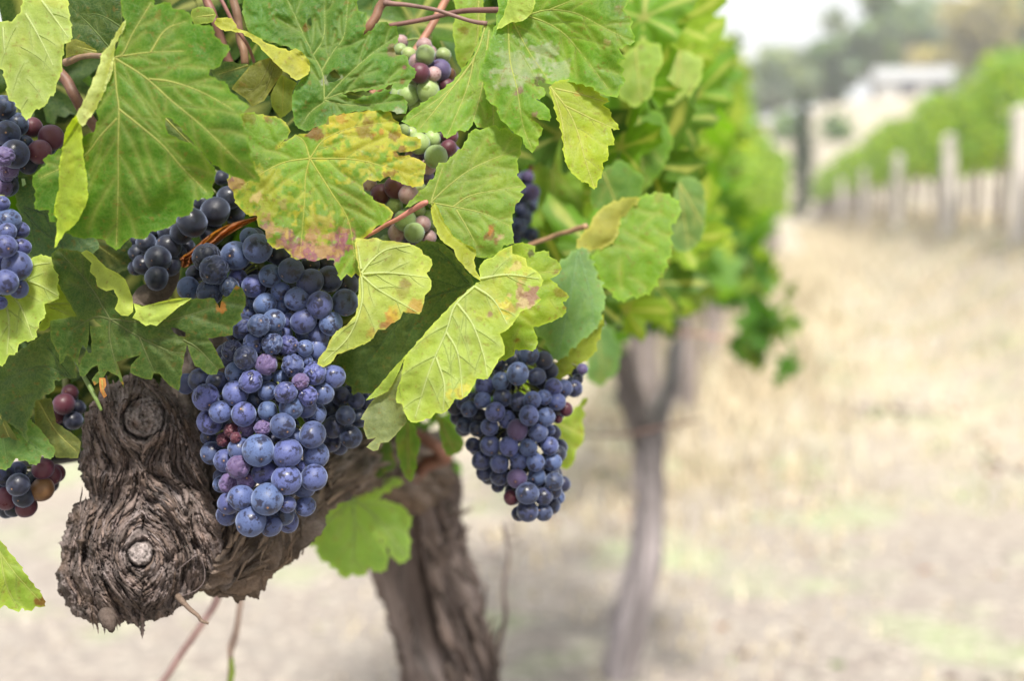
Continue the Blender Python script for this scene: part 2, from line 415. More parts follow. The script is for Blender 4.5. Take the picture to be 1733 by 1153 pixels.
# L1 the big folded leaf, upper left
leaf([(206,-8),(255,-8),(262,8),(288,3),(292,14),(320,20),(326,40),(360,44),(362,60),(390,82),(377,100),(372,112),(355,117),(353,127),(385,142),(390,155),(422,180),(407,193),(412,215),(420,240),(424,265),(441,309),(410,303),(385,294),(355,273),(343,258),(324,237),(305,214),(290,200),(280,198),(279,212),(284,226),(305,237),(332,248),(351,271),(366,292),(359,315),(360,334),(329,338),(321,364),(300,367),(296,378),(277,388),(255,392),(245,405),(222,402),(212,410),(197,424),(175,405),(155,402),(135,403),(100,390),(94,376),(84,375),(83,355),(59,354),(60,323),(54,307),(60,293),(78,278),(72,270),(107,250),(138,233),(160,222),(167,200),(162,187),(182,140),(189,100),(205,60),(212,35),(206,20)],
     (193,97), [[(193,97),(197,150),(201,185),(200,250),(200,320),(197,415)],[(193,97),(245,130),(290,170),(350,220),(432,302)],[(193,97),(215,93),(255,88),(310,86)],[(193,97),(208,90),(225,55),(255,5)],[(201,184),(240,215),(275,245),(310,285),(350,325)],[(198,200),(170,230),(140,265),(70,300)],[(255,88),(280,50),(315,35)],[(252,133),(290,138),(340,155),(395,185)]],
     .635, (.045,.135,.006), tx=6, ty=2, step=3, droop=6, wave=2, z=[(260,300,-4),(200,415,-16),(290,365,-15),(110,330,-4),(345,320,-12),(200,200,0),(400,240,6),(300,60,-2)],
     flaps=[([(213,32),(211,47),(195,73),(192,105),(189,125),(175,158),(160,188),(140,214),(133,207),(129,194),(145,165),(162,125),(170,105),(172,90),(185,77),(200,50)],[(212,35),(192,97),(175,158),(160,190)],(.36,.42,.16),7.),
            ([(129,194),(138,214),(139,240),(141,265),(147,300),(149,335),(140,358),(127,380),(110,393),(100,408),(92,421),(96,393),(97,370),(91,363),(94,338),(100,320),(100,293),(101,275),(107,245),(112,217)],[(133,207),(107,250),(99,293),(95,340),(96,390)],(.26,.36,.03),8.)],
     label='large green leaf with its left side folded over into a pale strip')
# L2
leaf([(-30,20),(0,36),(20,36),(35,20),(40,-10),(113,-10),(116,15),(121,48),(120,70),(108,74),(105,100),(102,129),(96,140),(91,162),(85,162),(76,179),(60,185),(45,204),(24,172),(15,170),(11,142),(5,118),(-12,110),(-30,60)],
     (30,10), [[(20,18),(35,80),(45,130),(48,195)],[(43,22),(65,60),(90,110)],[(70,0),(98,38),(115,62)],[(5,45),(8,90)]], .66, (.25,.34,.07), ty=9, tx=2, under=True, vc=(.5,.56,.3), label='pale leaf seen from its underside in the top corner')
# L3
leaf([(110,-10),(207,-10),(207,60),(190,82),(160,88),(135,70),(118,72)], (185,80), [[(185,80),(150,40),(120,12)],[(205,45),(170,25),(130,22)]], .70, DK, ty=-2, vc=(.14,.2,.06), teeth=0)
leaf([(112,72),(128,65),(150,76),(165,88),(150,95),(125,92),(112,98)], (165,88), [[(163,87),(130,78)]], .69, OLV, teeth=2)
# L4 crinkled leaf
leaf([(410,11),(415,-10),(602,-10),(604,5),(607,18),(620,21),(619,37),(616,55),(614,60),(630,50),(642,37),(655,36),(660,44),(671,43),(674,70),(666,78),(670,92),(690,95),(692,109),(705,121),(697,135),(682,150),(650,150),(612,153),(577,157),(590,166),(602,168),(645,154),(665,141),(657,158),(682,162),(690,180),(687,192),(642,186),(600,188),(555,198),(552,208),(517,222),(500,212),(497,197),(494,175),(497,155),(505,140),(517,127),(524,112),(505,84),(450,68),(422,57),(415,37)],
     (549,168), [[(549,168),(546,125),(530,92),(510,50),(485,-5)],[(544,120),(565,85),(582,60),(590,-5)],[(549,168),(585,130),(630,90),(672,60)],[(549,168),(580,157),(620,148),(690,135)],[(531,92),(548,60),(550,-5)],[(549,170),(600,178),(680,170)],[(549,172),(525,190),(510,212)]],
     .70, (.05,.145,.015), ty=6, pucker=2.8, step=2.6, wave=3, vc=(.36,.42,.13), droop=3,
     holes=[[(558,122),(566,117),(573,124),(577,131),(566,138),(556,139),(552,132)],[(520,33),(526,28),(528,40),(525,50),(520,46)]],
     stains=[(552,135,8,'gy',.7),(577,130,5,'gy',.7),(515,45,6,'br',.7),(667,88,9,'pu',.5),(682,113,4,'pu',.8),(682,137,5,'br',.7),(676,190,8,'gy',.6)],
     flaps=[([(367,30),(392,30),(402,48),(425,56),(450,72),(490,86),(500,81),(515,92),(525,107),(522,125),(517,128),(502,136),(475,115),(457,97),(437,75),(410,55),(375,50),(362,39)],[(410,50),(450,70),(490,84),(524,112)],(.29,.31,.045),5.)],
     label='crinkled green leaf with a small hole beside its veins')
# L5 leaf with purple margin
leaf([(407,192),(420,190),(450,195),(475,200),(487,212),(492,222),(480,238),(468,251),(488,236),(507,226),(520,226),(537,214),(557,210),(556,197),(587,192),(612,189),(650,185),(662,190),(665,200),(677,212),(680,225),(690,230),(712,235),(712,250),(690,257),(670,256),(675,263),(700,266),(710,270),(721,277),(717,300),(715,315),(690,314),(676,308),(657,298),(635,307),(622,304),(614,311),(616,323),(635,340),(657,350),(666,360),(662,370),(637,383),(622,398),(604,410),(607,438),(612,458),(610,470),(602,462),(595,470),(587,464),(577,475),(571,460),(565,440),(550,437),(540,440),(532,443),(515,437),(502,440),(490,430),(480,420),(462,420),(450,403),(449,390),(437,383),(435,365),(417,363),(407,353),(396,335),(395,325),(386,315),(387,298),(395,260),(400,225)],
     (524,268), [[(524,268),(517,300),(515,345),(508,430)],[(524,268),(560,325),(590,375),(603,460)],[(524,268),(600,270),(660,285),(715,302)],[(524,268),(550,235),(600,215),(672,205)],[(524,268),(480,275),(440,295),(395,325)],[(524,268),(515,240),(500,228)]],
     .688, (.105,.215,.015), ty=7, tx=-2, droop=5, wave=3, step=2.8, pucker=1.5, vc=(.45,.44,.1), mottle=.3,
     edge=[('ye',9,.5)],
     stains=[(525,425,28,'pu',1),(572,405,20,'pu',1),(556,430,20,'pu',1),(495,412,20,'pu',.85),(448,382,16,'pu',.8),(395,312,12,'pu',.8),(570,425,14,'pu',.9),(432,335,9,'tn',.8),(480,395,12,'pu',.4),(545,375,14,'pu',.3),(540,395,36,'ye',.35),(620,225,60,'ye',.45),(560,205,30,'ye',.4),(690,290,35,'ye',.45),(450,340,50,'ye',.3),(420,200,12,'br',.4),(452,203,9,'br',.7),(535,222,12,'br',.85),(620,218,12,'br',.6),(640,222,7,'or_',.7),(665,228,8,'br',.7),(678,258,9,'br',.8),(660,298,8,'br',.7),(575,200,8,'or_',.5),(478,350,8,'pu',.3)],
     label='yellowing leaf with a purple blotched lower margin')
# L6 upper right leaf group
leaf([(820,45),(812,67),(802,92),(767,137),(722,170),(695,187),(679,205),(704,216),(706,224),(730,221),(735,225),(746,222),(756,235),(777,220),(792,221),(802,205),(807,215),(835,217),(860,218),(880,180),(870,100),(850,55),(835,40)],
     (822,42), [[(822,42),(805,92),(768,145),(690,205)],[(803,95),(790,150),(757,230)],[(828,50),(815,150),(800,205)],[(803,100),(745,175),(712,215)],[(833,60),(835,215)]], .712, (.09,.21,.012), ty=10, tx=-3, label='bright green fan shaped leaf hanging from a long petiole')
leaf([(768,-10),(815,-10),(822,30),(812,60),(800,92),(782,118),(772,100),(770,75),(766,50),(772,20)], (810,10), [[(810,0),(808,60),(795,100)]], .74, (.16,.26,.03), ty=4, teeth=2, stains=[(786,52,7,'br',.5)])
leaf([(845,-8),(1060,-8),(1062,7),(1055,16),(1072,36),(1067,45),(1075,70),(1047,82),(1053,92),(1060,100),(1049,101),(1046,107),(1057,117),(1052,125),(1059,136),(1050,148),(1045,165),(1017,158),(1002,147),(970,139),(955,136),(942,138),(935,143),(912,135),(910,142),(924,155),(922,162),(907,168),(920,175),(930,185),(931,205),(905,198),(890,196),(900,201),(919,217),(907,250),(901,259),(886,243),(884,232),(865,220),(857,210),(847,203),(840,180),(830,175),(822,160),(820,140),(810,133),(810,125),(820,100),(832,60),(840,40)],
     (880,22), [[(880,22),(925,38),(955,57),(980,85),(1030,150)],[(895,24),(930,16),(975,22),(1020,45),(1070,70)],[(865,30),(880,60),(900,95),(928,135)],[(860,32),(863,100),(875,150),(885,212),(901,253)],[(930,16),(980,-5)]],
     .694, (.08,.195,.01), ty=8, tx=4, step=2.8, vc=(.42,.45,.12), pucker=1.6, z=[(870,180,5),(940,90,-8),(1040,60,8),(1020,130,4)],
     stains=[(925,95,22,'gy',.4),(870,110,30,'gy',.35),(950,115,16,'gy',.4),(878,155,7,'pu',.6),(860,130,20,'gy',.25),(1030,70,6,'tn',.5),(912,140,7,'dk',.8),(905,197,5,'pu',.6),(1045,15,8,'br',.3)],
     flaps=[([(862,-8),(906,-8),(904,12),(900,22),(885,35),(865,37),(840,50),(846,35),(852,27)],[(862,-8),(850,25),(842,44)],(.25,.33,.06),6.)],
     label='large leaf with bright lobes and a dusty grey centre')
leaf([(929,148),(947,135),(970,136),(1002,144),(1005,151),(1017,162),(1032,171),(1020,177),(1035,190),(1034,197),(1049,219),(1034,217),(1040,245),(1029,246),(1029,271),(1020,275),(1020,290),(1006,321),(995,310),(980,304),(962,285),(955,265),(951,225),(942,195),(937,175)],
     (930,146), [[(930,146),(960,185),(978,225),(990,270),(1005,316)],[(940,150),(985,160),(1025,172)],[(955,178),(1000,200),(1042,218)],[(935,152),(950,200),(958,260)]], .683, (.2,.28,.012), ty=10, tx=-4, label='yellow green leaf hanging by its corner at the right edge of the near foliage', yel=.2, stains=[(978,157,5,'or_',.5)])
# L7
leaf([(729,345),(710,340),(685,352),(700,335),(735,300),(742,275),(755,275),(767,262),(782,250),(797,222),(805,217),(812,220),(825,215),(839,211),(845,219),(860,217),(867,225),(881,230),(884,240),(881,252),(882,260),(875,272),(877,280),(875,297),(882,305),(891,316),(880,325),(887,329),(872,347),(867,365),(866,382),(869,405),(870,412),(852,415),(845,430),(820,437),(807,435),(765,402),(742,372)],
     (729,343), [[(729,343),(762,312),(805,282),(882,250)],[(729,343),(767,350),(820,362),(868,385)],[(767,350),(800,330),(882,315)],[(772,355),(790,385),(812,425)],[(729,343),(740,310),(750,280)]],
     .682, (.11,.205,.018), ty=8, tx=3, step=2.8, vc=(.4,.42,.12), pucker=1.3, stains=[(836,397,11,'br',.8),(832,390,5,'or_',.7),(848,400,6,'tn',.5)],
     flaps=[([(735,342),(745,360),(752,378),(760,387),(767,400),(785,412),(805,422),(806,430),(802,440),(805,457),(814,476),(795,462),(772,435),(768,422),(745,405),(732,372),(729,352)],[(735,345),(745,372),(767,402),(805,430)],(.24,.28,.03),5.)],
     label='leaf with a reddish petiole and a brown spot beside the unripe grapes')
# L8
leaf([(602,403),(612,403),(622,405),(637,402),(647,407),(677,410),(700,415),(714,423),(716,430),(730,438),(732,448),(722,463),(730,475),(729,490),(719,500),(716,518),(710,532),(697,530),(682,528),(677,540),(662,548),(652,558),(640,558),(637,562),(627,577),(610,585),(592,592),(570,600),(560,615),(547,622),(537,617),(539,607),(552,592),(562,570),(575,557),(587,550),(602,533),(606,518),(607,493),(609,463),(602,430)],
     (612,462), [[(612,462),(630,440),(655,422),(695,415)],[(612,464),(660,462),(725,470)],[(612,466),(640,490),(705,528)],[(612,468),(612,515),(590,570),(548,612)],[(611,455),(605,415)]],
     .672, (.27,.34,.055), ty=7, tx=-4, under=True, vc=(.5,.56,.28), edge=[('or_',7,.25)], teeth=1.5, droop=3,
     stains=[(660,545,14,'or_',.75),(650,553,9,'br',.6),(705,522,12,'or_',.6),(680,490,12,'br',.35),(685,478,7,'br',.4),(628,565,8,'or_',.4),(672,530,10,'ye',.5)], label='pale folded leaf with an orange scorched lower edge')
# L9 dark leaf behind
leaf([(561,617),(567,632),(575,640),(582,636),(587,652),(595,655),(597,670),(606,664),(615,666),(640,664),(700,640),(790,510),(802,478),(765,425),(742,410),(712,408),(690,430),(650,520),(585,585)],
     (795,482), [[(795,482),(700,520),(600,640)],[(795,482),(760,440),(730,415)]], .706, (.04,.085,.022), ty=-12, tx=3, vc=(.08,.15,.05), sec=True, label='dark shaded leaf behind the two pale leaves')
# L10 pale hero leaf
leaf([(802,483),(770,510),(730,552),(687,602),(682,620),(679,640),(671,665),(671,682),(680,684),(685,700),(695,715),(705,716),(722,709),(729,709),(737,699),(747,701),(760,692),(770,675),(780,677),(795,665),(807,641),(825,642),(835,625),(845,607),(854,600),(854,587),(846,565),(860,557),(870,545),(882,527),(905,517),(916,507),(907,497),(920,475),(910,460),(892,450),(890,437),(867,429),(867,415),(845,425),(835,435),(820,440),(810,455),(815,475)],
     (803,485), [[(803,485),(770,518),(755,562),(728,625),(703,705)],[(774,514),(800,550),(818,600),(825,638)],[(803,485),(835,508),(858,548)],[(812,472),(860,465),(912,472)],[(755,562),(775,600),(783,672)],[(738,605),(752,650),(750,695)]],
     .668, (.24,.33,.045), ty=8, tx=2, under=True, vc=(.52,.58,.3), step=2.6, droop=3, pucker=1.1, teeth=1.5,
     stains=[(885,505,20,'tn',.85),(900,500,12,'pu',.6),(872,452,9,'tn',.6),(878,478,14,'br',.4),(858,520,14,'ye',.6),(829,533,7,'pu',.7),(870,520,10,'br',.45),(790,578,6,'br',.3),(880,440,30,'ye',.25),(778,668,14,'ye',.5),(812,540,5,'br',.3)],
     flaps=[([(690,598),(682,612),(672,636),(657,662),(638,672),(619,678),(640,655),(665,625)],[(692,600),(682,620),(676,640)],(.2,.29,.04),-5.),
            ([(682,622),(657,662),(637,672),(625,685),(610,710),(617,712),(615,725),(622,744),(637,741),(620,757),(632,764),(640,762),(644,750),(657,749),(675,730),(689,714),(682,690),(676,660)],[(682,622),(676,660),(684,700)],(.13,.165,.07),-9.)],
     label='big pale leaf seen from below with pinkish dry patches, in front of the grapes')
# L11
leaf([(860,425),(870,412),(892,412),(906,417),(905,427),(929,425),(930,434),(947,445),(951,455),(942,467),(930,472),(947,487),(964,502),(952,512),(959,528),(945,539),(927,547),(902,554),(911,580),(902,595),(890,592),(872,592),(870,602),(845,612),(838,590),(850,550),(870,500),(855,450)],
     (840,480), [[(850,475),(890,465),(948,458)],[(850,480),(900,495),(958,515)],[(850,490),(880,560),(902,590)]], .70, (.15,.25,.015), ty=8, tx=3, label='green leaf with brown specks partly behind the big pale leaf', yel=.25,
     stains=[(897,430,5,'dk',.8),(941,460,5,'br',.7),(948,495,9,'br',.5),(877,575,6,'br',.7),(955,520,5,'br',.6)], vc=(.4,.42,.1))
# L12 / L13 / L14 leaves a little out of focus on the right
leaf([(975,422),(992,420),(1005,450),(1020,487),(1024,512),(1015,545),(1005,560),(985,575),(965,592),(955,605),(937,610),(930,595),(922,575),(905,560),(915,500),(940,450)],
     (978,425), [[(978,425),(965,500),(945,600)],[(978,425),(1000,500),(1005,550)]], .80, (.09,.2,.05), ty=14, tx=-4, vc=(.2,.34,.15), step=4, teeth=6,
     flaps=[([(1022,530),(1018,560),(1005,600),(985,615),(960,635),(940,645),(925,643),(945,610),(965,592),(1005,560)],[(1018,545),(965,592),(940,610)],(.17,.22,.02),-8.)], label='blue green leaf just right of the specked leaf, out of focus')
leaf([(1060,345),(1085,332),(1115,325),(1140,335),(1150,347),(1151,362),(1135,382),(1137,422),(1125,457),(1107,487),(1090,500),(1070,502),(1047,510),(1035,495),(1017,475),(1000,435),(1020,420),(1040,400),(1050,370)],
     (1005,395), [[(1005,395),(1050,440),(1075,490)],[(1005,395),(1070,390),(1135,385)],[(1005,395),(1070,360),(1130,335)]], .83, (.11,.23,.015), ty=9, tx=6, step=4, teeth=6,
     flaps=[([(1085,335),(1070,350),(1050,370),(1045,400),(1030,415),(1010,422),(975,420),(982,400),(997,385),(1010,360),(1030,345),(1060,334)],[(1085,335),(1050,372),(1042,402),(1010,425)],(.28,.29,.06),5.)], label='rounded leaf with a curled yellow side, out of focus', stains=[(1120,330,10,'br',.3)])
leaf([(1150,300),(1175,300),(1190,315),(1195,350),(1192,390),(1180,415),(1162,427),(1140,422),(1125,400),(1135,350)], (1150,310), [[(1150,310),(1165,420)],[(1150,310),(1190,380)]], .95, (.09,.19,.05), ty=6, step=5)
leaf([(1060,90),(1085,68),(1118,75),(1122,105),(1108,130),(1104,160),(1075,182),(1048,165),(1040,120)], (1075,80), [[(1075,80),(1085,170)]], .92, (.19,.3,.04), ty=8, step=5)
leaf([(1118,95),(1160,85),(1190,100),(1186,135),(1165,165),(1150,185),(1122,172),(1112,130)], (1150,90), [[(1150,90),(1145,180)]], 1.0, (.23,.33,.07), ty=8, step=5)
leaf([(1075,180),(1120,190),(1140,240),(1120,290),(1085,330),(1060,300),(1050,230)], (1080,185), [[(1080,185),(1090,320)]], .98, (.1,.23,.02), ty=5, step=5)
leaf([(900,240),(960,225),(985,290),(990,380),(950,440),(905,430),(893,330)], (930,240), [[(930,240),(945,420)]], .98, (.15,.28,.02), ty=4, step=5)
leaf([(1000,300),(1050,270),(1090,300),(1080,350),(1030,370),(1000,345)], (1020,290), [[(1020,290),(1050,360)]], .9, (.08,.19,.03), ty=4, step=5)
leaf([(995,560),(1030,550),(1052,590),(1045,630),(1015,655),(992,640)], (1010,555), [[(1010,555),(1020,645)]], 1.15, (.12,.26,.1), ty=9, step=5)
leaf([(880,90),(905,150),(1000,200),(1000,110),(960,60)], (900,100), [[(900,100),(980,180)]], .86, (.09,.19,.03), step=6)
# lower-left leaves
leaf([(56,435),(77,432),(91,440),(90,453),(100,473),(96,485),(100,505),(75,515),(76,538),(67,545),(59,575),(41,578),(32,583),(25,601),(15,601),(4,621),(-25,600),(-25,500),(20,470)],
     (0,470), [[(0,470),(35,520),(55,572)],[(0,480),(15,540),(12,600)],[(20,470),(60,480),(98,500)],[(30,468),(55,450),(85,445)]], .672, (.23,.33,.05), ty=10, under=True, vc=(.5,.56,.26), label='pale toothed leaf at the left edge under the blue grapes')
leaf([(99,480),(140,493),(160,505),(181,523),(160,538),(135,539),(132,545),(100,547),(85,543),(84,553),(75,560),(66,560),(72,530),(72,500),(85,485)],
     (80,520), [[(80,515),(120,515),(175,522)],[(85,520),(110,530),(132,543)]], .682, (.2,.28,.03), ty=9, vc=(.35,.4,.1), label='small pointed yellow green leaf between the pale leaf and the torn dark leaf')
leaf([(-25,610),(25,600),(60,575),(85,560),(100,585),(125,610),(130,640),(112,640),(92,645),(92,661),(60,678),(52,708),(45,715),(47,751),(35,730),(22,721),(7,711),(2,721),(-25,725)],
     (120,640), [[(120,640),(70,620),(10,640)],[(120,640),(60,660),(30,715)],[(120,640),(90,600),(70,575)]], .69, (.05,.105,.03), ty=-4, vc=(.1,.17,.06))
leaf([(-25,700),(20,690),(42,708),(57,716),(75,736),(94,763),(86,778),(71,771),(62,788),(27,776),(10,797),(-5,790),(-25,780)], (0,700), [[(0,700),(40,740),(80,770)],[(0,700),(12,790)]], .70, (.06,.14,.03), ty=5, vc=(.15,.25,.08))
leaf([(57,678),(87,674),(95,716),(125,736),(137,748),(132,776),(95,775),(75,745),(60,720)], (65,680), [[(65,680),(95,730),(130,765)]], .71, (.07,.1,.03), ty=3, teeth=1)
leaf([(0,700),(15,720),(30,745),(20,757),(0,760),(-20,750),(-20,700)], (0,705), [[(0,705),(20,750)]], .695, (.09,.12,.03), teeth=1)
# L21 torn dark leaf
leaf([(87,430),(100,420),(137,426),(160,448),(190,498),(224,514),(262,520),(300,507),(362,505),(372,522),(376,506),(388,500),(400,482),(410,488),(416,503),(415,518),(407,533),(410,540),(394,553),(394,567),(352,573),(362,587),(377,615),(380,622),(370,625),(367,634),(352,634),(337,622),(330,620),(320,595),(315,572),(316,585),(312,601),(303,662),(287,653),(270,633),(260,632),(257,643),(240,640),(220,631),(222,618),(237,602),(212,607),(197,613),(205,633),(210,657),(200,637),(182,628),(172,643),(160,653),(155,643),(167,628),(165,618),(155,623),(142,638),(135,636),(132,608),(140,583),(150,598),(155,597),(155,576),(152,551),(162,553),(172,552),(158,540),(150,545),(150,575),(146,592),(132,621),(120,603),(112,601),(107,613),(101,617),(100,601),(92,586),(86,575),(85,543),(130,535),(110,500),(92,470)],
     (186,540), [[(186,540),(235,570),(285,594),(312,598)],[(186,540),(186,575),(200,632)],[(186,540),(150,480),(100,425)],[(186,540),(160,537),(120,560)],[(186,540),(260,545),(330,530),(405,500)],[(236,571),(250,605),(262,630)],[(310,575),(335,590),(368,625)]],
     .672, (.035,.085,.015), ty=-6, step=2.8, vc=(.17,.2,.08), teeth=1, pucker=1.2, z=[(390,520,6),(345,600,4),(110,450,-10),(110,590,-4)],
     holes=[[(289,554),(300,556),(314,563),(314,570),(303,569),(294,563)]],
     stains=[(372,520,7,'or_',.8),(160,650,5,'or_',.7),(208,650,4,'or_',.6),(400,486,4,'or_',.7)],
     flaps=[([(137,428),(146,423),(155,428),(180,453),(200,463),(212,473),(220,493),(225,508),(225,528),(217,535),(205,534),(194,523),(199,512),(200,505),(192,490),(180,493),(165,485),(162,470),(152,460),(155,445)],[(146,423),(180,453),(212,473),(225,510)],(.29,.36,.06),6.),
            ([(226,513),(240,519),(275,510),(300,505),(325,505),(302,520),(287,533),(275,543),(265,552),(255,549),(247,552),(235,543),(224,538),(230,528)],[(226,513),(262,516),(325,505)],(.3,.39,.07),6.)],
     label='dark torn leaf with two pale curled edges above the gnarled wood')
leaf([(168,640),(178,640),(180,652),(176,660),(181,670),(176,674),(170,664),(168,652)], (172,642), [[(172,642),(176,670)]], .672, (.4,.14,.05), teeth=0, sec=False, step=3)
# L22 teal leaves in the shade at left
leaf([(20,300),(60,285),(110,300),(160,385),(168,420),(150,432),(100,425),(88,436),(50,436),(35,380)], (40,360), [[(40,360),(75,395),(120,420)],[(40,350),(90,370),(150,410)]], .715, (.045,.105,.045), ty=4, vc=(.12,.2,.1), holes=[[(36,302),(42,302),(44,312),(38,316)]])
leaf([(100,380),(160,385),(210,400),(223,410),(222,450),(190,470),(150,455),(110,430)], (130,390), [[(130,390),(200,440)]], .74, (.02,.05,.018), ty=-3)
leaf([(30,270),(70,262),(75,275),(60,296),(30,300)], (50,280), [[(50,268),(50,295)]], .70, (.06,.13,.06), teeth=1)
leaf([(-25,890),(0,915),(30,952),(50,982),(70,1005),(77,1027),(67,1029),(60,1027),(54,1035),(37,1030),(32,1037),(7,1025),(0,1031),(-25,1035)], (-20,905), [[(-20,905),(20,965),(68,1018)],[(0,935),(10,990),(30,1030)]], .69, (.16,.26,.03), ty=5, tx=-3, vc=(.38,.42,.12), edge=[('br',4,.3)], stains=[(70,1020,9,'br',.9)], label='leaf poking in at the lower left with a brown burnt tip')
leaf([(457,97),(475,112),(479,122),(460,150),(447,170),(427,180),(415,166),(392,150),(397,142),(422,112),(440,102)], (460,98), [[(460,98),(440,140),(412,165)],[(465,105),(450,150),(428,178)]], .706, (.1,.11,.02), ty=4, teeth=0, vc=(.2,.21,.06))
leaf([(357,120),(375,107),(380,103),(425,110),(440,100),(420,140),(390,148),(372,145)], (420,110), [[(420,110),(370,125)]], .715, (.035,.09,.025), teeth=2)
leaf([(475,125),(502,140),(495,155),(495,185),(475,200),(460,180),(458,160)], (480,130), [[(480,130),(478,190)]], .72, (.18,.23,.06), teeth=1)
leaf([(325,15),(342,10),(360,14),(366,25),(360,37),(330,42),(322,30)], (362,25), [[(362,25),(330,28)]], .70, (.13,.2,.03), teeth=1)
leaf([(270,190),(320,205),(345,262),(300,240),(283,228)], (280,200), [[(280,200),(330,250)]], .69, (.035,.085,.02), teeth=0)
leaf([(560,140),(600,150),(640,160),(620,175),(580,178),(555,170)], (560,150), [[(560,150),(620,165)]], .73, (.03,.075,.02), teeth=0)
# leaves behind, lower centre
leaf([(562,812),(582,807),(592,822),(595,807),(612,795),(632,802),(660,806),(684,817),(650,835),(632,847),(662,850),(687,862),(697,887),(690,900),(694,927),(687,952),(670,950),(645,912),(635,902),(655,935),(657,950),(647,970),(625,962),(612,977),(597,972),(582,980),(570,965),(540,945),(535,925),(520,922),(505,927),(500,912),(507,890),(525,880),(537,865),(548,845),(552,825)],
     (598,845), [[(598,845),(600,900),(595,965)],[(598,845),(560,880),(510,915)],[(598,845),(640,880),(685,940)],[(598,845),(640,825),(675,818)],[(598,845),(580,820),(570,810)]], 1.0, (.2,.36,.08), ty=12, step=4, vc=(.45,.55,.25), teeth=5, label='young bright green leaf below the grapes, out of focus')
leaf([(670,735),(685,718),(702,717),(705,735),(712,750),(705,775),(702,800),(695,817),(682,800),(672,765)], (690,715), [[(690,715),(692,812)]], .86, (.08,.19,.03), ty=3, tx=8, step=4)
leaf([(735,702),(747,705),(765,718),(782,740),(786,752),(777,767),(757,772),(747,747),(742,720)], (738,702), [[(738,702),(770,765)]], .88, (.09,.2,.03), ty=4, step=4)
leaf([(935,720),(965,700),(992,672),(995,677),(985,690),(991,702),(985,712),(989,735),(985,752),(975,762),(970,785),(960,795),(950,792),(942,765)], (940,715), [[(940,715),(965,790)],[(940,715),(985,735)]], .88, (.19,.29,.03), ty=6, step=4)
leaf([(745,780),(765,775),(782,790),(775,815),(758,822),(748,805)], (750,780), [[(750,780),(765,815)]], 1.3, (.12,.3,.08), step=5)
leaf([(600,715),(660,745),(670,790),(640,810),(610,800),(600,760)], (640,740), [[(640,740),(625,800)]], .96, (.03,.08,.015), step=5)

# ---------------------------------------------------------------- gnarled old wood
def lic(shape, vx, vy, steps, cell, seed):
    """noise smeared along the flow of the fibres"""
    r = np.random.RandomState(seed); h, w = shape
    n = r.rand(int(h/cell)+3, int(w/cell)+3)
    def smp(x, y):
        x = np.clip(x/cell, 0, n.shape[1]-2.001); y = np.clip(y/cell, 0, n.shape[0]-2.001)
        xi, yi = x.astype(int), y.astype(int); fx, fy = x-xi, y-yi
        return (n[yi, xi]*(1-fx)+n[yi, xi+1]*fx)*(1-fy)+(n[yi+1, xi]*(1-fx)+n[yi+1, xi+1]*fx)*fy
    X, Y = np.meshgrid(np.arange(w, dtype=float), np.arange(h, dtype=float)); a = smp(X, Y); c = 1
    for sg in (1, -1):
        x, y = X.copy(), Y.copy()
        for k in range(steps):
            xi = np.clip(x, 0, w-1).astype(int); yi = np.clip(y, 0, h-1).astype(int)
            x += sg*vx[yi, xi]; y += sg*vy[yi, xi]; a = a+smp(x, y); c += 1
    a /= c; return (a-a.mean())/(a.std()+1e-9)
HEAD = [(200,640),(222,632),(242,640),(262,644),(285,658),(305,678),(322,698),(334,722),(340,750),(347,790),(352,820),(360,850),(372,876),(378,905),(376,935),(368,965),(350,990),(330,1008),(305,1028),(290,1040),(270,1049),(240,1053),(228,1060),(212,1054),(195,1064),(184,1070),(172,1060),(150,1057),(135,1048),(120,1036),(108,1020),(98,1000),(94,972),(103,955),(104,935),(98,922),(108,908),(111,885),(118,862),(132,848),(152,846),(150,834),(136,812),(131,792),(136,770),(138,740),(144,708),(156,680),(172,655)]
HD = .735
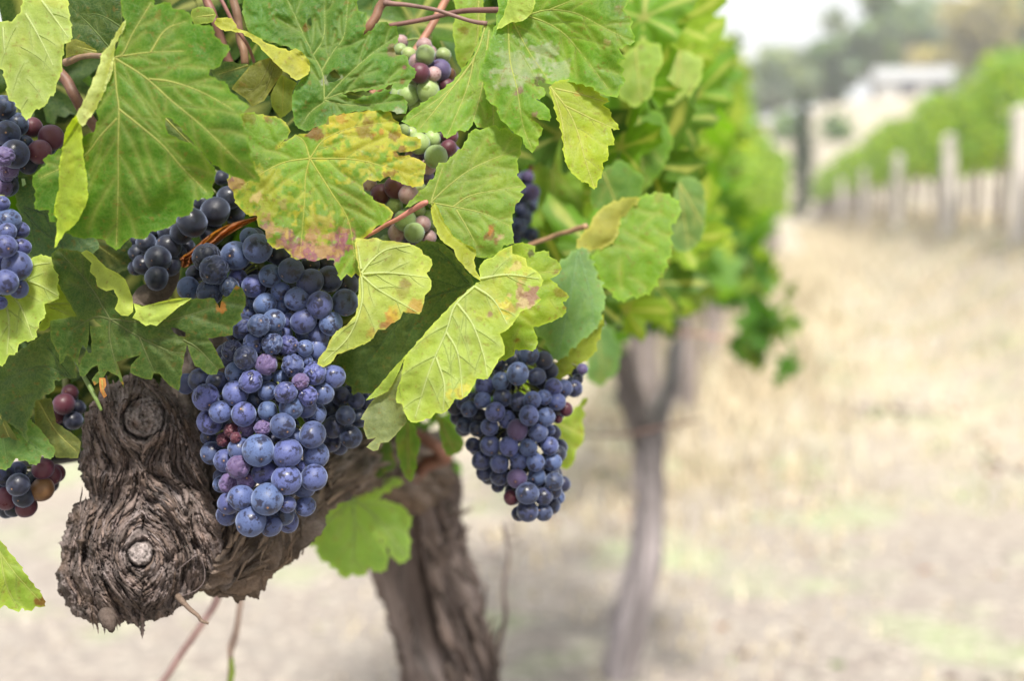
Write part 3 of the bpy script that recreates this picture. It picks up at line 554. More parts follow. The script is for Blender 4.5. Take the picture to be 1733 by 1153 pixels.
def build_head(root):
    x0, y0, x1, y1 = 84, 618, 392, 1084; st = 1.25
    xs, ys = np.arange(x0, x1, st), np.arange(y0, y1, st); X, Y = np.meshgrid(xs, ys); hh, ww = X.shape
    p = np.stack([X.ravel(), Y.ravel()], 1)
    pj = p+np.stack([fbm(p[:, 0]/9, p[:, 1]/9, 0, 3, 3), fbm(p[:, 0]/9, p[:, 1]/9, 0, 8, 3)], 1)*4.5
    ins = inside(pj, HEAD).reshape(hh, ww); dist = segdist(pj, HEAD).reshape(hh, ww)*np.where(ins, 1, -1)
    # flow of the fibres: round the knots, else down the stem
    fx = np.full((hh, ww), .28); fy = np.full((hh, ww), 1.)
    fx += .9*np.exp(-((Y-860)/70)**2)*np.where(X < 260, -.3, .6)
    knots = [(240, 940, 85, 2.6), (241, 708, 55, 2.4), (318, 862, 26, 1.6), (152, 950, 22, 1.2)]
    for kx, ky, kr, kw in knots:
        dx, dy = X-kx, Y-ky; r = np.hypot(dx, dy)+1e-6; w = kw*np.exp(-(r/kr)**2)*np.where(True, 1, 1)
        sgn = np.where(dx > 0, 1, -1)
        fx += w*(-dy/r)*sgn; fy += w*(dx/r)*sgn
    fx += .5*fbm(X/30, Y/30, 0, 51, 2); fy += .3*fbm(X/30, Y/30, 0, 57, 2)
    L = np.hypot(fx, fy)+1e-6; fx /= L; fy /= L
    c1 = lic((hh, ww), fx, fy, 30, 6., 1); c2 = lic((hh, ww), fx, fy, 14, 3., 2); c3 = lic((hh, ww), fx, fy, 4, 1.3, 3); ck = lic((hh, ww), fx, fy, 24, 5., 14); c0 = lic((hh, ww), fx, fy, 30, 15., 15); cc = lic((hh, ww), fx, fy, 20, 5., 9)
    t = np.clip(dist/72., 0, 1); H = 66*np.sqrt(np.clip(1-(1-t)**2, 0, 1))
    H += 20*np.exp(-(((X-240)/58)**2+((Y-712)/60)**2))+26*np.exp(-(((X-235)/75)**2+((Y-945)/70)**2))-12*np.exp(-((Y-838)/22)**2)*np.clip((330-X)/120, 0, 1)
    H += 14*np.exp(-(((X-318)/26)**2+((Y-860)/22)**2))
    FL = np.zeros_like(X); RG = np.zeros_like(X)
    for kx, ky, kr in ((238, 938, 22), (243, 708, 35)):                     # sawn stubs ringed by a groove and a callus lip
        r = np.hypot(X-kx, (Y-ky)*1.02)+1.3*fbm(X/8, Y/8, 0, 77, 2)
        flat = 1/(1+np.exp((r-kr+1.5)/.9)); FL = np.maximum(FL, flat*(1 if ky > 800 else np.clip(.5+.7*fbm(X/12, Y/12, 0, 39, 3), 0, .8))); ang = np.arctan2(Y-ky, X-kx)
        gr = np.clip(.75+.6*np.sin(ang-.3)+.4*fbm(ang*1.3, 0*ang, 0, 19, 2), .15, 1.3); RG = np.maximum(RG, gr*np.exp(-((r-kr-.5)/1.9)**2))
        H += -11*gr*np.exp(-((r-kr-.5)/2.2)**2)+7*np.exp(-((r-kr-9)/6.5)**2)*gr+1.5*flat*fbm(X/5, Y/5, 0, 29, 3)
    pit = lambda a, b, ra, rb, dp: dp*np.exp(-(((X-a)/ra)**2+((Y-b)/rb)**2))
    H -= pit(262, 848, 16, 7, 20)+pit(318, 985, 9, 20, 26)+pit(222, 690, 9, 4, 8)+pit(120, 890, 5, 20, 16)+pit(165, 955, 12, 10, 8)+pit(330, 925, 6, 22, 12)+pit(187, 790, 8, 16, 10)
    e = np.clip(t*3, 0, 1)
    terr = lambda v: np.floor(v*1.6)/1.6+.35*np.clip((v*1.6-np.floor(v*1.6))*3, 0, 1)/1.6
    br = fbm(X/13, Y/13, 0, 6, 3); lv = (c1*1.0+1.5*br)*1.25; pl_ = np.floor(lv); fr = lv-pl_; plate = (pl_+np.clip((fr-.78)/.22, 0, 1))/1.25
    cM = lic((hh, ww), fx, fy, 34, 10., 23); lm = (cM+1.1*fbm(X/22, Y/22, 0, 66, 3))*1.1; pm_ = np.floor(lm); fm_ = lm-pm_
    D = 3.*c0-7*np.exp(-(c0/.07)**2)+6.5*(pm_+np.clip((fm_-.8)/.2, 0, 1))/1.1-4*np.exp(-((fm_-.97)/.06)**2)+1.9*plate+.9*c2+.6*c3+1.3*fbm(X/6, Y/6, 0, 91, 3)-7.*np.exp(-(ck/.07)**2)
    D += 3.*np.where(Y < 700, 1, .3)*fbm(X/9, Y/9, 0, 71, 3)
    cal = np.zeros_like(X)
    for kx, ky, kr, kw_ in ((238, 938, 21, 13), (241, 706, 34, 16), (318, 862, 12, 12)):
        cal = np.maximum(cal, np.exp(-((np.hypot(X-kx, Y-ky)-kr-9)/kw_)**2)*np.clip(.75+.5*fbm(X/14, Y/14, 0, 44, 2), 0, 1))
    D = D*(1-.6*cal)*(1-.9*FL)
    H = H+D*e*1.45
    H = np.where(ins, np.maximum(H, .6), 0)
    col = np.array([.085, .06, .054])*(1+.38*np.clip(cc, -1.8, 2.2))[..., None]*np.where(1-.45*np.exp(-(ck/.2)**2)>0, 1-.45*np.exp(-(ck/.2)**2), 0)[..., None]
    col = col*(1+.3*(((pl_*7+np.floor(br*3)*3) % 5)/2.-1))[..., None]
    col = col+np.array([.05, .028, .012])*np.clip(fbm(X/35, Y/35, 0, 33, 3), 0, 1)[..., None]
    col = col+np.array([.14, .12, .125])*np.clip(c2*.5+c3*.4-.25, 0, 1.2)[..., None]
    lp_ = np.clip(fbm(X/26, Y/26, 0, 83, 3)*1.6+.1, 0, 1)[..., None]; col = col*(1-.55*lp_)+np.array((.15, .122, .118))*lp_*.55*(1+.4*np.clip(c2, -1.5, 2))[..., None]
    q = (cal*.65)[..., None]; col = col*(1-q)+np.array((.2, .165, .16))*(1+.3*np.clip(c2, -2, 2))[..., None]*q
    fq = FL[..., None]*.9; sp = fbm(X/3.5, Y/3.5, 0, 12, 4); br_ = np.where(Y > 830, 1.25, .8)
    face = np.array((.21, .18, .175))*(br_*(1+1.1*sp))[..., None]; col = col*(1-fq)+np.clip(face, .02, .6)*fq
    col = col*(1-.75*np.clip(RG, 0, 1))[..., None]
    q = np.clip((np.hypot(X-241, (Y-745)/.5)-0)/1, 0, 1)*0
    col = np.clip(col, .015, .7)
    acc = Acc(); idx = -np.ones((hh, ww), int); m = ins.copy(); idx[m] = np.arange(m.sum())
    sh = (60+18*fbm(X/40, Y/40, 0, 4, 2))
    V1 = P(X[m], Y[m], HD-H[m]*PXM)
    quad = m[:-1, :-1] & m[1:, :-1] & m[:-1, 1:] & m[1:, 1:]
    a, b, c, d = idx[:-1, :-1][quad], idx[1:, :-1][quad], idx[1:, 1:][quad], idx[:-1, 1:][quad]
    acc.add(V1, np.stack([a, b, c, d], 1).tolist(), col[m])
    # far side of the stem: same volume, coarser
    k = 3; m2 = m[::k, ::k]; i2 = -np.ones(m2.shape, int); i2[m2] = np.arange(m2.sum())
    Xb, Yb = X[::k, ::k], Y[::k, ::k]; Hb = H[::k, ::k]
    V2 = P(Xb[m2], Yb[m2], HD+Hb[m2]*.9*PXM); q2 = m2[:-1, :-1] & m2[1:, :-1] & m2[:-1, 1:] & m2[1:, 1:]
    acc.add(V2, np.stack([i2[:-1, :-1][q2], i2[:-1, 1:][q2], i2[1:, 1:][q2], i2[1:, :-1][q2]], 1).tolist(), col[::k, ::k][m2])
    # shreds of bark lifting along the fibres
    r = np.random.RandomState(4); cnt = 0
    while cnt < 420:
        sx, sy = r.uniform(x0, x1), r.uniform(y0, y1); i, j = int((sy-y0)/st), int((sx-x0)/st)
        i = min(i, hh-1); j = min(j, ww-1)
        if not ins[i, j]: continue
        if np.hypot(sx-238, sy-938) < 27 or np.hypot(sx-241, sy-706) < 40: continue
        edgey = dist[i, j] < 14
        if edgey and r.rand() < .5: continue
        n = r.randint(5, 8) if edgey else r.randint(8, 18); stp = r.uniform(1.2, 1.9) if edgey else r.uniform(2., 3.6); w = r.uniform(1.5, 4) if edgey else r.uniform(2.5, 9)*r.uniform(.5, 1); x, y = sx, sy; pts = []; sg = r.choice([-1, 1]); hl = None
        lift = r.uniform(1, 9); tw = r.uniform(-1, 1)
        for q in range(n):
            i = int(np.clip((y-y0)/st, 0, hh-1)); j = int(np.clip((x-x0)/st, 0, ww-1))
            h = H[i, j] if ins[i, j] else None
            if h is not None: hl = h if hl is None else hl*.5+h*.5
            f = q/(n-1.); pts.append((x, y, hl+1.0+lift*f**2, w*math.sin(math.pi*min(1, .12+f*.86))*(1-.3*f)))
            vx_, vy_ = fx[i, j], fy[i, j]
            if edgey:                         # rim shreds stand off the outline
                ox, oy = (x-230)/200, (y-(720 if y < 830 else 950))/200; vx_ += sg*ox*f*1.6; vy_ += sg*oy*f*1.6
            x += sg*vx_*stp; y += sg*vy_*stp
        V = []; 
        for q, (x, y, h, ww_) in enumerate(pts):
            i = int(np.clip((y-y0)/st, 0, hh-1)); j = int(np.clip((x-x0)/st, 0, ww-1)); nx, ny = -fy[i, j], fx[i, j]
            jag = r.uniform(.6, 1.25)
            V += [P(x+nx*ww_*jag, y+ny*ww_*jag, HD-(h+tw*ww_*.6)*PXM), P(x, y, HD-(h+ww_*.35)*PXM), P(x-nx*ww_*jag, y-ny*ww_*jag, HD-(h-tw*ww_*.6)*PXM), P(x, y, HD-(h-.9)*PXM)]
        Fc = [(q*4+u, q*4+(u+1) % 4, q*4+4+(u+1) % 4, q*4+4+u) for q in range(n-1) for u in range(4)]
        base = np.array([.1, .076, .07])*r.uniform(.5, 1.9)+np.array([.03, .012, 0])*r.rand()
        acc.add(np.array(V), Fc, np.clip(base, 0, 1)); cnt += 1
    # knob with a drop-shaped tip under the head and a curled plate on the right
    kp = [P(180, 1040, .70), P(184, 1054, .694), P(188, 1064, .694), P(190, 1071, .697)]
    V, Fc = tube(spline(kp, 14), np.interp(np.linspace(0, 1, 14), [0, .4, .75, .9, 1], [.0042, .0033, .0018, .0009, .0003]), 14)
    V = V+.0005*np.stack([fbm(V[:, 0]*500, V[:, 1]*500, V[:, 2]*500, 3)]*3, 1)
    acc.add(V, Fc, (.075, .052, .042))
    loop = [(300,965,60),(318,950,70),(335,940,72),(345,962,66),(344,985,60),(330,1000,52),(305,1010,45)]
    lp = spline([(a_, b_, c_) for a_, b_, c_ in loop], 40); V = []
    for q, (a_, b_, h_) in enumerate(lp):
        w = 9*math.sin(math.pi*(q+1)/42)+2
        for u, (ox, hz) in enumerate(((0, 0), (0, -w), (1.6, -w), (1.6, .4))): V.append(P(a_+ox, b_+ox*.5, HD-(h_+hz+6)*PXM))
    acc.add(np.array(V), [(q*4+u, q*4+(u+1) % 4, q*4+4+(u+1) % 4, q*4+4+u) for q in range(39) for u in range(4)], (.17, .13, .13))
    return acc
def fibre(seed, k=5., ln=26., amp=1., tw=.0022):
    def f(th, i):
        a = th+i*tw; cx, cy = np.cos(a), np.sin(a)
        n1 = fbm(cx*k, cy*k, i/ln, seed, 3); n2 = fbm(cx*k*3, cy*k*3, i/(ln*.5), seed+5, 3); n3 = fbm(cx*1.2, cy*1.2, i/(ln*1.5), seed+8, 2)
        r1 = 1-np.abs(n1)*2; q = np.floor(n2*3)/3.
        return amp*(.0045*r1+.003*q+.0016*n2+.008*n3)
    return f
def barktube(path, rad, n, sides, seed, amp=1., base=(.12, .095, .085), k=5., ln=26.):
    path = spline(path, n); rad = np.interp(np.linspace(0, 1, n), np.linspace(0, 1, len(rad)), rad)
    f = fibre(seed, k, ln, amp); V, Fc = tube(path, rad, sides, f)
    th = np.broadcast_to(np.linspace(0, 2*math.pi, sides, endpoint=False), (n, sides)); i = np.arange(n)[:, None]*np.ones(sides); a = th+i*.0022
    s = fbm(np.cos(a)*k*2, np.sin(a)*k*2, i/(ln*1.2), seed+31, 3); s2 = fbm(np.cos(a)*k, np.sin(a)*k, i/ln, seed+77, 3)
    c = np.array(base)*(1+.8*s)[..., None]+np.array((.2, .175, .17))*np.clip(s2, 0, 1)[..., None]
    return V, Fc, np.clip(c.reshape(-1, 3), .01, .8)
def shreds(acc, path, rad, count, seed, base=(.14, .1, .08), scale=1., tang=True):
    """loose bark plates along a limb"""
    r = np.random.RandomState(seed); n = 80; pp = spline(path, n); rr = np.interp(np.linspace(0, 1, n), np.linspace(0, 1, len(rad)), rad)
    T = np.gradient(pp, axis=0); T /= np.linalg.norm(T, axis=1)[:, None]
    for _ in range(count):
        i0 = r.randint(2, n-12); ln = r.randint(4, 10); a = r.uniform(0, 2*math.pi); w = r.uniform(.0012, .0035)*scale; lf = r.uniform(.001, .007)*scale; V = []
        sg = r.choice([-1, 1])
        for q in range(ln):
            i = i0+q if sg > 0 else i0+ln-1-q; t = T[i]; nn = np.cross(t, [.3, .9, .12]); nn /= np.linalg.norm(nn); b = np.cross(t, nn)
            f = q/(ln-1); o = math.cos(a)*nn+math.sin(a)*b; s = np.cross(t, o); ww = w*math.sin(math.pi*(.1+.86*f))*r.uniform(.7, 1.2)
            c = pp[i]+o*(rr[i]*1.02+.001+lf*f*f)
            V += [c+s*ww, c+o*.0006*scale, c-s*ww, c-o*.0005*scale]
        acc.add(np.array(V), [(q*4+u, q*4+(u+1) % 4, q*4+4+(u+1) % 4, q*4+4+u) for q in range(ln-1) for u in range(4)], np.clip(np.array(base)*r.uniform(.5, 1.8), 0, 1))

# ---------------------------------------------------------------- the near vine
vineA = empty('grapevine', np.array([P(790, 1290, 1.3)[0], P(790, 1290, 1.3)[1], 0.0]))
tag(vineA, 'near old vine with gnarled wood, dark trunk and large toothed leaves', 'grapevine', 'vines of the left row')
acc = build_head(vineA); acc.add(*barktube([P(352, 960, .765), P(358, 880, .768), P(356, 780, .77), P(348, 690, .775), P(330, 600, .785), P(300, 520, .79)], [.014, .015, .014, .013, .012, .009], 200, 90, 17, 1., (.11, .085, .07), 4., 30.))  # upright limb added behind the head to block light through the gap
acc.make('gnarled_arm', M_BARK, vineA)
acc = Acc()
armp = [P(330, 925, .745), P(370, 935, .748), P(420, 915, .76), P(470, 880, .785), P(520, 835, .83), P(590, 785, .93), P(660, 765, 1.07), P(712, 800, 1.2)]
armr = [.012, .017, .0175, .015, .0135, .0145, .02, .026]
acc.add(*barktube(armp, armr, 420, 150, 11, 1., (.15, .105, .075), 4., 30.)); shreds(acc, armp, armr, 300, 5, (.17, .12, .085))
acc.make('cordon', M_BARK, vineA)
acc = Acc()
trp = [P(700, 745, 1.2), P(706, 800, 1.21), P(712, 870, 1.23), P(720, 950, 1.25), P(746, 1050, 1.28), P(774, 1153, 1.3), P(790, 1300, 1.33), P(800, 1600, 1.4), P(800, 2090, 1.45)]
trp[-1][2] = -.03
trr = [.016, .019, .023, .029, .036, .036, .036, .04, .05]
acc.add(*barktube(trp, trr, 600, 180, 21, 2.1, (.15, .115, .105), 3., 130.)); shreds(acc, trp, trr, 240, 6, (.17, .13, .115), 2.4)
acc.make('trunk', M_BARK2, vineA)
def stick(name, pts, rad, col, parent, n=30, mat_=None, sides=10, seed=1, node=0, amp=.06):
    path = spline(pts, n); r = np.interp(np.linspace(0, 1, n), np.linspace(0, 1, len(rad)), rad)
    if node:
        for q in range(1, node+1): r = r*(1+.45*np.exp(-((np.arange(n)-q*n/(node+1))/1.2)**2))
    path = path+np.stack([vn(np.arange(n)/5., k*3.1, 0, seed) for k in range(3)], 1)*r.mean()*.35
    V, Fc = tube(path, r, sides, lambda th, i: amp*r.mean()*fbm(np.cos(th)*2, np.sin(th)*2, i/6., seed, 2))
    c = np.array(col)*(1+.35*fbm(V[:, 0]*220, V[:, 1]*220, V[:, 2]*60, seed, 3))[:, None]
    return make(name, V, Fc, mat_ or M_CANE, parent, col=c)
BRN = (.14, .06, .035); PNK = (.42, .26, .22)
stick('cane', [P(98, 118, .728), P(125, 158, .725), P(150, 200, .73), P(185, 250, .735)], [.0030, .0028, .0026], BRN, vineA, seed=3)
stick('cane', [P(345, -20, .73), P(358, 20, .73), P(372, 60, .73), P(398, 125, .735)], [.0022, .0023, .0024], (.15, .06, .04), vineA, seed=4)
stick('cane', [P(392, -20, .735), P(404, 40, .735), P(414, 110, .735)], [.0022, .0022, .002], (.17, .09, .05), vineA, seed=5)
stick('cane', [P(366, -15, .72), P(385, 20, .72), P(402, 50, .722), P(420, 80, .725), P(432, 110, .73)], [.0010, .0009, .0008], (.2, .08, .07), vineA, seed=6)
stick('cane', [P(662, -20, .73), P(645, 10, .728), P(622, 48, .728), P(600, 90, .74)], [.0027, .0023, .0023, .002], (.2, .09, .05), vineA, seed=7)
stick('cane', [P(626, 160, .745), P(640, 150, .745), P(700, 90, .75), P(760, -10, .76)], [.002, .002], (.3, .13, .08), vineA, seed=8)
stick('petiole', [P(650, 4, .722), P(670, 6, .72), P(700, 10, .718), P(745, 18, .715), P(790, 32, .713), P(824, 40, .711)], [.0017, .0012, .001, .001, .0010, .0012], (.16, .085, .07), vineA, seed=9)
stick('petiole', [P(640, 55, .735), P(668, 42, .73), P(720, 32, .728), P(780, 18, .722), P(860, 17, .70)], [.0012, .0012, .0013, .0015], (.13, .055, .045), vineA, seed=10)
stick('petiole', [P(612, 402, .705), P(640, 388, .698), P(672, 370, .69), P(712, 347, .681), P(724, 342, .679)], [.0011, .0010, .0011, .0015, .001], (.42, .16, .12), vineA, seed=11)
stick('petiole', [P(110, 105, .70), P(135, 97, .69), P(165, 93, .675), P(185, 95, .645)], [.002, .0014, .0013, .0012], (.2, .12, .07), vineA, seed=12)
stick('petiole', [P(890, 418, .86), P(925, 404, .855), P(960, 392, .845), P(992, 384, .835)], [.0012, .0013, .0014, .0019], (.34, .2, .12), vineA, seed=13)
stick('petiole', [P(120, 600, .70), P(135, 625, .69), P(155, 660, .685), P(172, 695, .685)], [.0012, .001, .0012, .0007], (.1, .16, .03), vineA, seed=14)
stick('dead_twig', [P(300, 1010, .72), P(315, 1025, .715), P(332, 1042, .71), P(342, 1052, .71), P(353, 1056, .71)], [.0018, .0013, .001, .0009, .0006], (.16, .11, .08), vineA, mat_=M_BARK, seed=15)
stick('spur', [P(235, 520, .75), P(262, 495, .745), P(290, 455, .75), P(302, 400, .76)], [.006, .006, .005, .0035], (.1, .075, .06), vineA, mat_=M_BARK, seed=16, amp=.3)
stick('cane', [P(372, 1005, .98), P(345, 1050, .98), P(310, 1105, .99), P(262, 1175, 1.)], [.0026, .0026], (.5, .32, .3), vineA, seed=17)
stick('cane', [P(410, 960, 1.0), P(408, 1010, 1.0), P(402, 1060, 1.), P(394, 1090, 1.), P(390, 1120, 1.), P(386, 1180, 1.)], [.002, .0022, .0022, .003, .0018, .002], (.55, .4, .33), vineA, seed=18)
stick('cane', [P(391, 1115, .99), P(391, 1140, .99), P(390, 1180, .99)], [.0015, .002, .002], (.3, .42, .04), vineA, seed=19)
stick('dead_twig', [P(852, 885, 1.33), P(860, 940, 1.33), P(852, 990, 1.32), P(855, 1050, 1.31), P(842, 1110, 1.30), P(830, 1160, 1.30)], [.0012, .002, .0022, .003, .003], (.12, .09, .08), vineA, seed=20)
stick('dead_twig', [P(745, 850, 1.23), P(772, 870, 1.22), P(800, 860, 1.2)], [.004, .002, .001], (.2, .16, .13), vineA, seed=21)
stick('cane', [P(690, 820, 1.1), P(720, 790, 1.08), P(755, 770, 1.06), P(700, 730, 1.06)], [.004, .006, .005, .004], (.2, .08, .05), vineA, seed=22)
# dried rust-brown leaf caught above the grapes
acc = Acc(); r = np.random.RandomState(3)
for (a, b) in (([(305,440),(330,425),(355,408),(375,395),(400,382),(438,368)], 9), ([(308,452),(318,440),(330,432)], 10)):
    pp = spline(a, 40); w = b*np.sin(np.linspace(.25, 2.9, 40)); nrm = np.gradient(pp, axis=0); nrm = np.stack([-nrm[:, 1], nrm[:, 0]], 1); nrm /= np.linalg.norm(nrm, axis=1)[:, None]
    V = []
    for q in range(40):
        for u in range(9):
            s = (u-4)/4.; pt = pp[q]+nrm[q]*w[q]*s; V.append(P(pt[0], pt[1], .722-.004*math.cos(s*5+q*.25)+.0015*float(vn(q/2., u/1.5, 0, 2))))
    V = np.array(V); acc.add(V, [(q*9+u, q*9+u+1, q*9+10+u, q*9+9+u) for q in range(39) for u in range(8)], np.array((.33, .12, .05))*(1+.5*fbm(V[:, 0]*300, V[:, 1]*300, V[:, 2]*300, 2))[:, None])
acc.make('dried_leaf', M_LEAF, vineA, )['label'] = 'rust brown shrivelled leaf'
for acc, org, lab in LEAVES:
    o = acc.make('leaf', M_LEAF, vineA, origin=org)
    if lab: o['label'] = lab

# ---------------------------------------------------------------- a generic leaf blade, copied into the depth of the canopy
def lobed(npt=44, seed=0):
    r = random.Random(seed); out = []
    lobes = [(0, 1.), (62, .86), (-62, .86), (122, .62), (-122, .62)]
    for i in range(npt):
        a = -172+344*i/(npt-1); rr = 0
        for la, lr in lobes:
            rr = max(rr, lr*math.exp(-((a-la)/34)**2))
        rr = max(rr, .42)
        rr *= 1+(.06 if i % 2 else -.05)+r.uniform(-.03, .03)
        out.append((rr*math.sin(math.radians(a)), rr*math.cos(math.radians(a))))
    return [(0, .0)]+out
def leafmesh(name, c, seed, rings=4):
    o = np.array(lobed(46, seed)); r = np.random.RandomState(seed); V = [(0, 0, 0)]; C = [np.array(VY)*.6]; Fc = []
    n = len(o)-1; th = np.arctan2(o[1:, 0], o[1:, 1])
    for k in range(1, rings+1):
        f = k/rings
        for j in range(n):
            x, y = o[1+j]*f; vein = min(abs(math.degrees(th[j])-q) for q in (0, 62, -62, 122, -122))
            z = -.16*f*f+.05*math.sin(th[j]*5+seed)*f+(.05*(1-math.exp(-vein/9))*f)+.03*r.randn()*f*(k == rings)
            V.append((x, y, z)); cc = np.array(c)*(1+.2*r.randn()*.5)
            if vein < 4 and k < rings: cc = cc*.4+np.array(VY)*.6
            C.append(cc)
    for j in range(n-1):
        Fc.append((0, 1+j, 2+j))
        for k in range(rings-1): a = 1+k*n+j; Fc.append((a, a+n, a+n+1, a+1))
    V = np.array(V)*.058
    return V, Fc, np.clip(np.array(C), 0, 1)
GLM = []
for i, c in enumerate([GR, DK, (.1, .23, .015), (.17, .28, .02), TEAL, (.045, .115, .012)]):  # DK blades carry the shade of the inner canopy in their colour
    V, Fc, C = leafmesh('leaf', c, i+1)
    me = bpy.data.meshes.new('leaf_blade'); me.from_pydata(V.tolist(), [], Fc); me.polygons.foreach_set('use_smooth', [True]*len(Fc))
    a = me.color_attributes.new('col', 'FLOAT_COLOR', 'POINT'); q = np.ones((len(V), 4)); q[:, :3] = C; a.data.foreach_set('color', q.ravel()); me.materials.append(M_LEAF); GLM.append(me)
def place_leaf(pt, me, rot, sc, parent):
    o = bpy.data.objects.new('leaf', me); COL.objects.link(o); o.parent = parent; o.location = np.array(pt)-WL[parent.name]
    o.rotation_euler = rot; o.scale = (sc,)*3; return o
rr_ = random.Random(11)
back = [(60,130,.78,1),(20,240,.8,1),(150,300,.82,5),(250,250,.8,1),(330,230,.8,1),(120,60,.8,5),(250,40,.8,1),(330,120,.8,1),(450,40,.79,5),(470,230,.8,1),(560,60,.8,4),(700,40,.8,5),(640,200,.84,1),(740,60,.84,4),(720,120,.86,1),
        (560,330,.82,1),(620,440,.8,1),(760,300,.84,1),(700,560,.82,1),(780,560,.84,1),(820,260,.83,5),(980,60,.86,5),(950,230,.95,5),(300,330,.84,1),(60,450,.8,1),(20,560,.8,1),(120,660,.82,5),(160,560,.8,1),(70,620,.8,1),(400,330,.84,1),
        (1090,30,1.0,2),(1140,40,1.1,3),(1020,210,1.0,2),(1060,430,1.05,3),(940,560,1.0,0),(1110,230,1.15,2),(960,480,.95,0),(1150,100,1.15,3),(1100,330,1.1,2),(1160,250,1.3,3),(1000,420,.95,2),(1110,520,1.4,3),(1010,330,1.0,3),(1090,150,.95,2),(1150,200,1.05,0),(1050,250,.95,2),(1100,280,1.0,5),(1080,390,1.05,5),(1130,330,1.1,0),(1000,500,1.0,5),(1060,525,1.15,3),(1110,480,1.2,5),(1150,400,1.2,3),(1180,160,1.2,2),(960,40,.9,2),(960,400,1.05,0),(1130,40,1.05,2),(1150,460,1.5,2),(240,430,.84,1),(200,620,.79,1),(640,300,.86,5),(118,690,.83,1),(145,650,.82,1),(400,590,.83,1),(450,660,.85,1),(490,570,.84,1),(540,640,.84,1),(560,560,.83,1),(300,520,.82,1)]+[(118,695,.83,1),(150,660,.82,1),(75,715,.84,1)]
for x, y, d, k in back:
    place_leaf(P(x, y, d), GLM[k], (math.radians(rr_.uniform(60, 110)), rr_.uniform(-.6, .6), rr_.uniform(-.6, .6)+rr_.choice([0, math.pi])), rr_.uniform(.85, 1.25)*(.78 if x > 930 else 1), vineA)

# ---------------------------------------------------------------- grapes
def ball(seed, wr=0.):
    import bmesh
    bm = bmesh.new(); bmesh.ops.create_icosphere(bm, subdivisions=4 if wr == 0 else 5, radius=1); V = np.array([v.co[:] for v in bm.verts]); Fc = [[v.index for v in f.verts] for f in bm.faces]; bm.free()
    d = 1+.045*fbm(V[:, 0]*.9+seed, V[:, 1]*.9, V[:, 2]*.9, seed, 2)
    if wr:
        n = fbm(V[:, 0]*1.7+seed*3, V[:, 1]*1.7, V[:, 2]*1.1, seed, 3); n2 = fbm(V[:, 0]*2.2, V[:, 1]*2.2, V[:, 2]*1.8, seed+3, 2)
        d = d-wr*(1-np.abs(n)*2.4).clip(0, 1)**2*1.3+wr*.5*n2
    V = V*d[:, None]*np.array([1, 1, 1.04])
    me = bpy.data.meshes.new('grape'); me.from_pydata(V.tolist(), [], Fc); me.polygons.foreach_set('use_smooth', [True]*len(Fc)); me.materials.append(G_BLUE); return me
BALLS = [ball(i) for i in range(5)]; SHR = [ball(20+i, .13) for i in range(3)]; SOFT = [ball(30+i, .07) for i in range(3)]
def grape(parent, pt, r, m, kind, rs):
    me = {'n': BALLS, 'w': SHR, 'f': SOFT}[kind][rs.randint(3)]
    o = bpy.data.objects.new('grape', me); COL.objects.link(o); o.parent = parent; o.location = np.asarray(pt)-WL[parent.name]
    # flower scar mostly outwards and down
    v = Vector((rs.normal(0, .55), -1+rs.normal(0, .35), rs.normal(-.45, .5))).normalized()
    o.rotation_euler = (v.to_track_quat('-Z', 'Y') @ Euler((0, 0, rs.uniform(0, 6.28))).to_quaternion()).to_euler()
    s = r*rs.uniform(.97, 1.03); o.scale = (s, s, s*rs.uniform(.98, 1.06))
    o.material_slots[0].link = 'OBJECT'; o.material_slots[0].material = GM[m]
    WL[o.name] = np.asarray(pt); return o
